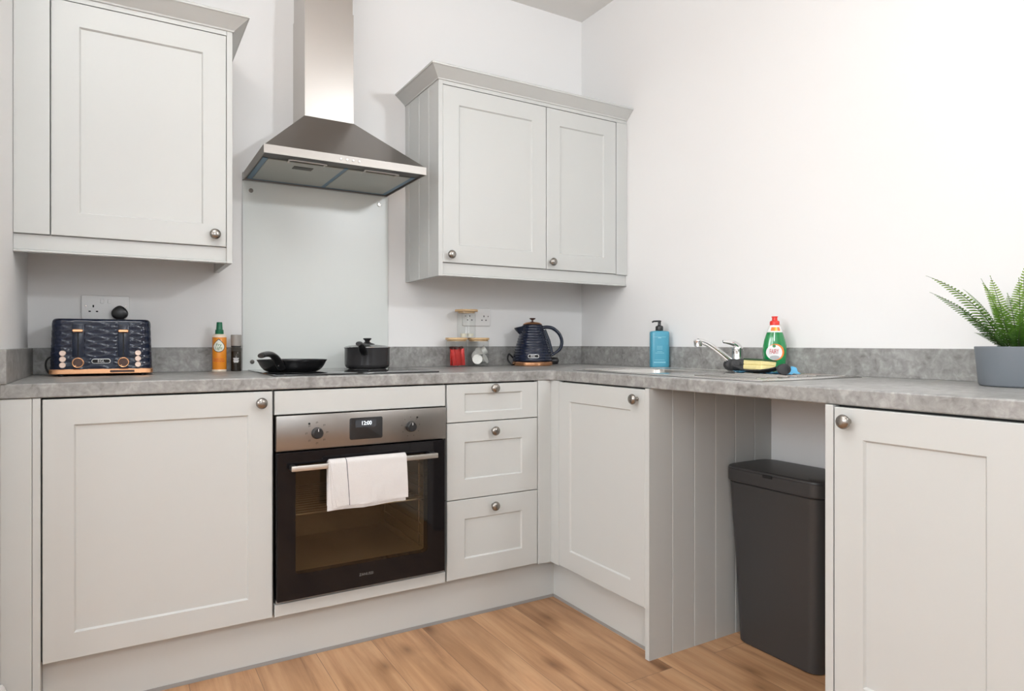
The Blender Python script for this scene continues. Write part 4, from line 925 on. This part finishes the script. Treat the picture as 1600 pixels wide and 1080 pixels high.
# ------------------------------------------------------------------ bottles by the sink
t = thing('soap_dispenser', 'teal pump bottle standing behind the sink by the right wall', 'bottle', (-0.0560, -0.6330, SZ-0.0033 if False else ZT), math.radians(-34))
bm = bmesh.new(); L_ = []
for z, s in ((0, 0.004), (0.004, 0.0006), (0.010, 0), (0.150, 0), (0.1560, 0.0010), (0.1590, 0.004), (0.1600, 0.010)): L_.append([(x, y, z) for x, y in rrect(-0.0415+s, 0.0415-s, -0.0265+s*.8, 0.0265-s*.8, 0.020-s*.5)])
L_.append([(x*0.35, y*0.5, 0.1620) for x, y in rrect(-0.0415, 0.0415, -0.0265, 0.0265, 0.020)])
loft(bm, L_); link('bottle_body', bm, M['teal'], t, world=False, smooth=50)
bm = bmesh.new(); lathe(bm, [(0.0160, 0.1600), (0.0165, 0.1610), (0.0165, 0.1780), (0.0145, 0.1820), (0.0075, 0.1850), (0.0065, 0.1900), (0.0065, 0.2000), (0.0085, 0.2010), (0.0085, 0.2050), (0, 0.2055)], 28)
ph = link('pump_head', bm, M['blackp'], t, world=False, smooth=40)
bm = bmesh.new(); tube(bm, spline([(0.004, -0.002, 0.2030), (-0.012, -0.004, 0.2030), (-0.026, -0.006, 0.2020), (-0.032, -0.007, 0.1980)], 5), 0.0036, 10); link('nozzle', bm, M['blackp'], ph, world=False)
bm = bmesh.new()
for z, w_, h_ in ((0.133, 0.052, 0.0020), (0.1285, 0.014, 0.0060), (0.093, 0.024, 0.0018), (0.087, 0.024, 0.0018), (0.081, 0.024, 0.0018), (0.070, 0.022, 0.0018), (0.0635, 0.038, 0.0020), (0.034, 0.042, 0.0016), (0.022, 0.050, 0.0050)): bx(bm, -w_/2-.003, w_/2-.003, -0.0268, -0.0262, z, z+h_)
link('label_print', bm, M['ltl'], t, world=False)

t = thing('washing_up_liquid', 'green washing-up liquid bottle with a red cap behind the sponge', 'bottle', (-0.0760, -1.2320, SZ), math.radians(-44))
def ell(w_, d_, z, n=40): return [(w_*math.cos(2*PI*i/n), d_*math.sin(2*PI*i/n), z) for i in range(n)]
bm = bmesh.new(); pf = [(0.030, 0.020, 0), (0.034, 0.0235, 0.003), (0.0350, 0.0245, 0.010), (0.0365, 0.0250, 0.035), (0.0395, 0.0262, 0.060), (0.0405, 0.0265, 0.078), (0.0395, 0.0260, 0.095), (0.0355, 0.0245, 0.115), (0.0290, 0.0220, 0.136), (0.0268, 0.0210, 0.143)]
loft(bm, [ell(*p) for p in pf], cap=True); link('liquid_body', bm, M['liq'], t, world=False, smooth=50)
bm = bmesh.new(); loft(bm, [ell(*p) for p in ((0.0269, 0.0211, 0.1431), (0.0255, 0.0202, 0.147), (0.0215, 0.0180, 0.157), (0.0180, 0.0160, 0.165), (0.0160, 0.0150, 0.168))]); nk = link('bottle_neck', bm, M['clearp'], t, world=False, smooth=50)
bm = bmesh.new()
for x0, x1, mi in ((-0.016, -0.003, 0), (-0.003, 0.004, 1), (0.006, 0.016, 0)):
    n_ = 6; tt = bmesh.new(); V = []
    for z, w_, d_ in ((0.1480, 0.0252, 0.0204), (0.1610, 0.0200, 0.0176)):
        row = []
        for i in range(n_+1): x = (x0+(x1-x0)*i/n_)*w_/0.0252; row.append(tt.verts.new((x, -d_*math.sqrt(max(0, 1-(x/w_)**2))-.0004, z)))
        V.append(row)
    for i in range(n_): f = tt.faces.new((V[0][i], V[0][i+1], V[1][i+1], V[1][i])); f.material_index = mi
    merge(bm, tt)
link('neck_label', bm, [M['orange'], M['yellow']], nk, world=False)
bm = bmesh.new(); lathe(bm, [(0.0150, 0.1680), (0.0165, 0.1690), (0.0165, 0.1790), (0.0150, 0.1830), (0.0095, 0.1850), (0.0085, 0.1950), (0.0110, 0.1965), (0.0110, 0.1990), (0.0080, 0.2000), (0, 0.2000)], 32); link('cap', bm, M['red'], t, world=False, smooth=40)
# front label: wraps the ellipse
def lab(pts2, off):
    out = []
    for x, z in pts2:
        f = min(max((z-0.035)/0.043, 0), 1); w_ = 0.0365+0.004*math.sin(f*PI/2); d_ = 0.0250+0.0015*math.sin(f*PI/2)
        if z > 0.085: w_ -= (z-0.085)*0.14; d_ -= (z-0.085)*0.06
        x = max(min(x, w_*.95), -w_*.95); out.append((x, -d_*math.sqrt(max(0, 1-(x/w_)**2))-off, z))
    return out
def lab_fill(pts2, off, m, name, parent):
    c_ = (sum(p[0] for p in pts2)/len(pts2), sum(p[1] for p in pts2)/len(pts2)); bm = bmesh.new(); n_ = len(pts2)
    rings = [[bm.verts.new(p) for p in lab([(c_[0]+(x-c_[0])*s, c_[1]+(z-c_[1])*s) for x, z in pts2], off)] for s in (1, .75, .5, .25)]; cc = bm.verts.new(lab([c_], off)[0])
    for a_, b_ in zip(rings, rings[1:]):
        for i in range(n_): bm.faces.new((a_[i], a_[(i+1) % n_], b_[(i+1) % n_], b_[i]))
    for i in range(n_): bm.faces.new((rings[-1][i], rings[-1][(i+1) % n_], cc))
    return link(name, bm, m, parent, world=False)
cir = lambda cx_, cz_, r_, a0=0, a1=2*PI, n=32: [(cx_+r_*math.cos(a0+(a1-a0)*i/n), cz_+r_*math.sin(a0+(a1-a0)*i/n)) for i in range(n)]
L0 = lab_fill(cir(-0.001, 0.073, 0.0290), 0.0006, M['orange'], 'front_label', t)
lab_fill(cir(-0.005, 0.072, 0.0265), 0.0010, M['whitep'], 'label_disc', L0)
lab_fill(cir(-0.006, 0.0945, 0.0055), 0.0014, M['lgreen'], 'label_emblem', L0)
lab_fill([(x*1.0-.004, 0.054+z*.45) for x, z in cir(0, 0, 0.016)], 0.0013, mat('silver_label_ink', (0.45, 0.46, 0.47), 0.4), 'label_base', L0)
bm = bmesh.new(); tmp = bmesh.new(); text(tmp, 'FAIRY', 0.0195, Matrix.Identity(4), ext=0.0001, squash=0.62, spacing=0.95)
for v in tmp.verts:
    x, z = v.co.x-0.006, v.co.z*1.25+0.0745; v.co = Vector(lab([(x, z)], 0.0019+(-v.co.y))[0])
merge(bm, tmp); link('label_lettering', bm, M['redi'], L0, world=False)

# ------------------------------------------------------------------ waste bin
t = thing('waste_bin', 'tall charcoal plastic bin with a flat lid in the space under the worktop', 'bin', (-0.150, -1.352, 0))
def binr(z, i, r=0.040): return [(x, y, z) for x, y in rrect(-0.266+i, -0.036-i, -1.536+i, -1.168-i, r, 8)]
bm = bmesh.new(); loft(bm, [binr(0.0005, 0.034), binr(0.006, 0.028), binr(0.30, 0.0165), binr(0.552, 0.0045)]); link('bin_body', bm, M['charc'], t, smooth=40)
bm = bmesh.new(); loft(bm, [binr(0.5525, 0.0075), binr(0.556, 0.0075)]); link('lid_seam', bm, M['hole'], t)
bm = bmesh.new(); loft(bm, [binr(0.5562, 0.002), binr(0.560, 0.0), binr(0.598, 0.0), binr(0.5985, 0.0015), binr(0.5995, 0.0015), binr(0.600, 0.0), binr(0.6055, 0.0012), binr(0.6085, 0.006), binr(0.6105, 0.030), binr(0.6115, 0.07)]); l_ = link('bin_lid', bm, M['charc'], t, smooth=25)
link('lid_latch', box(-0.2685, -0.2650, -1.366, -1.330, 0.5895, 0.5990, bev=.0008, seg=1), M['hole'], l_)

# ------------------------------------------------------------------ potted fern
PXx, PYy = -0.1450, -1.9930
t = thing('potted_fern', 'green fern in a round blue-grey pot at the right end of the worktop', 'plant', (PXx, PYy, ZT))
bm = bmesh.new(); lathe(bm, [(0, 0.0004), (0.078, 0.0004), (0.0815, 0.002), (0.0835, 0.006), (0.0915, 0.094), (0.0920, 0.0985), (0.0905, 0.1000), (0.0875, 0.0985), (0.0860, 0.085), (0, 0.085)], 64); link('pot', bm, M['pot'], t, world=False, smooth=40)
bm = bmesh.new(); lathe(bm, [(0.0855, 0.0855), (0.06, 0.090), (0.02, 0.0925), (0, 0.093)], 32, cap=False); link('soil', bm, M['soil'], t, world=False)
def frond(az, length, rise, droop, base, tone, wmax=0.020):
    """rachis as an arc; leaflets in pairs"""
    bm = bmesh.new(); n = 31; pts = []; az = math.radians(az); el = math.radians(rise)
    p = Vector((math.cos(az)*base, math.sin(az)*base, 0.088)); st_ = length/n; side = random.uniform(-0.25, 0.25)
    for i in range(n+1):
        pts.append(p.copy()); f = i/n; e = el-math.radians(droop)*f**1.3; a2 = az+side*f
        p = p+Vector((math.cos(e)*math.cos(a2), math.cos(e)*math.sin(a2), math.sin(e)))*st_
    tone_layer = bm.loops.layers.float_color.new('tone') if False else None
    tt = bmesh.new(); cl = tt.verts.layers.float.new('tone')
    for i in range(3, n):
        f = i/n; tan = (pts[min(i+1, n)]-pts[i-1]).normalized(); s = tan.cross(Vector((0, 0, 1)));
        s = s.normalized() if s.length > 1e-3 else Vector((0, 1, 0)); up = s.cross(tan).normalized()
        ln = wmax*(math.sin(PI*min(1, 0.10+0.98*f))**0.75)*(1.0 if f > .12 else f/.12) + 0.0012; wd = st_*0.30
        for sg in (-1, 1):
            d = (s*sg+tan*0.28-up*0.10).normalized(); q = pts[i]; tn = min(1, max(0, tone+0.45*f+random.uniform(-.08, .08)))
            vs = [q-tan*wd*.6, q+d*ln*0.45-tan*wd*1.0+up*ln*.05, q+d*ln*.85-tan*wd*.55-up*ln*.02, q+d*ln-up*ln*.10, q+d*ln*.85+tan*wd*.75-up*ln*.02, q+d*ln*.45+tan*wd*.95+up*ln*.05, q+tan*wd*.6]
            V = [tt.verts.new(v) for v in vs]
            for v in V: v[cl] = tn
            tt.faces.new(V)
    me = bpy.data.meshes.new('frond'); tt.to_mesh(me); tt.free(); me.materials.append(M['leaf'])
    o = bpy.data.objects.new('frond', me); COL.objects.link(o); o.parent = t; WM[o] = WM[t]
    b2 = bmesh.new(); tube(b2, [tuple(v) for v in pts[::2]], [0.0013*(1-0.75*k/(n//2)) for k in range(n//2+1)], 5); link('midrib', b2, M['stem'], o, world=False)
    return o
# screen-left is roughly (-0.86, +0.51); azimuth 149 deg. viewer side: azimuth 239
FR = [(151, .290, 61, 44, .030, .36, .029), (146, .250, 50, 30, .030, .16, .025), (156, .185, 42, 6, .035, .0, .017), (160, .150, 50, 10, .03, .05, .017), (158, .205, 76, 16, .022, .42, .024), (128, .200, 78, 16, .02, .40, .022),  # low tones paint backlit shade into left fronds and darken the dense lower ones
      (240, .225, 91, 6, .012, .42, .024), (205, .19, 84, 20, .02, .36, .024), (300, .22, 82, 14, .02, .45, .023), (330, .235, 58, 50, .03, .3, .022), (345, .22, 48, 46, .03, .25, .021),
      (10, .20, 70, 40, .02, .2, .02), (60, .21, 75, 30, .02, .25, .02), (95, .20, 70, 30, .02, .25, .021), (200, .135, 52, 60, .03, .10, .019), (180, .120, 45, 45, .035, .05, .019), (225, .125, 50, 60, .03, .12, .019),
      (250, .130, 60, 55, .03, .10, .02), (275, .14, 45, 60, .03, .12, .02), (160, .110, 42, 40, .03, .02, .018), (310, .15, 40, 60, .03, .1, .02), (140, .125, 55, 30, .025, .05, .019), (30, .16, 50, 60, .03, .1, .02),
      (230, .095, 38, 60, .035, .02, .018), (205, .105, 62, 40, .02, .0, .018), (260, .115, 75, 30, .01, .02, .019), (190, .165, 72, 24, .015, .25, .021), (248, .180, 84, 16, .005, .25, .021), (170, .150, 66, 20, .02, .2, .02)]
for a in FR: frond(*a)
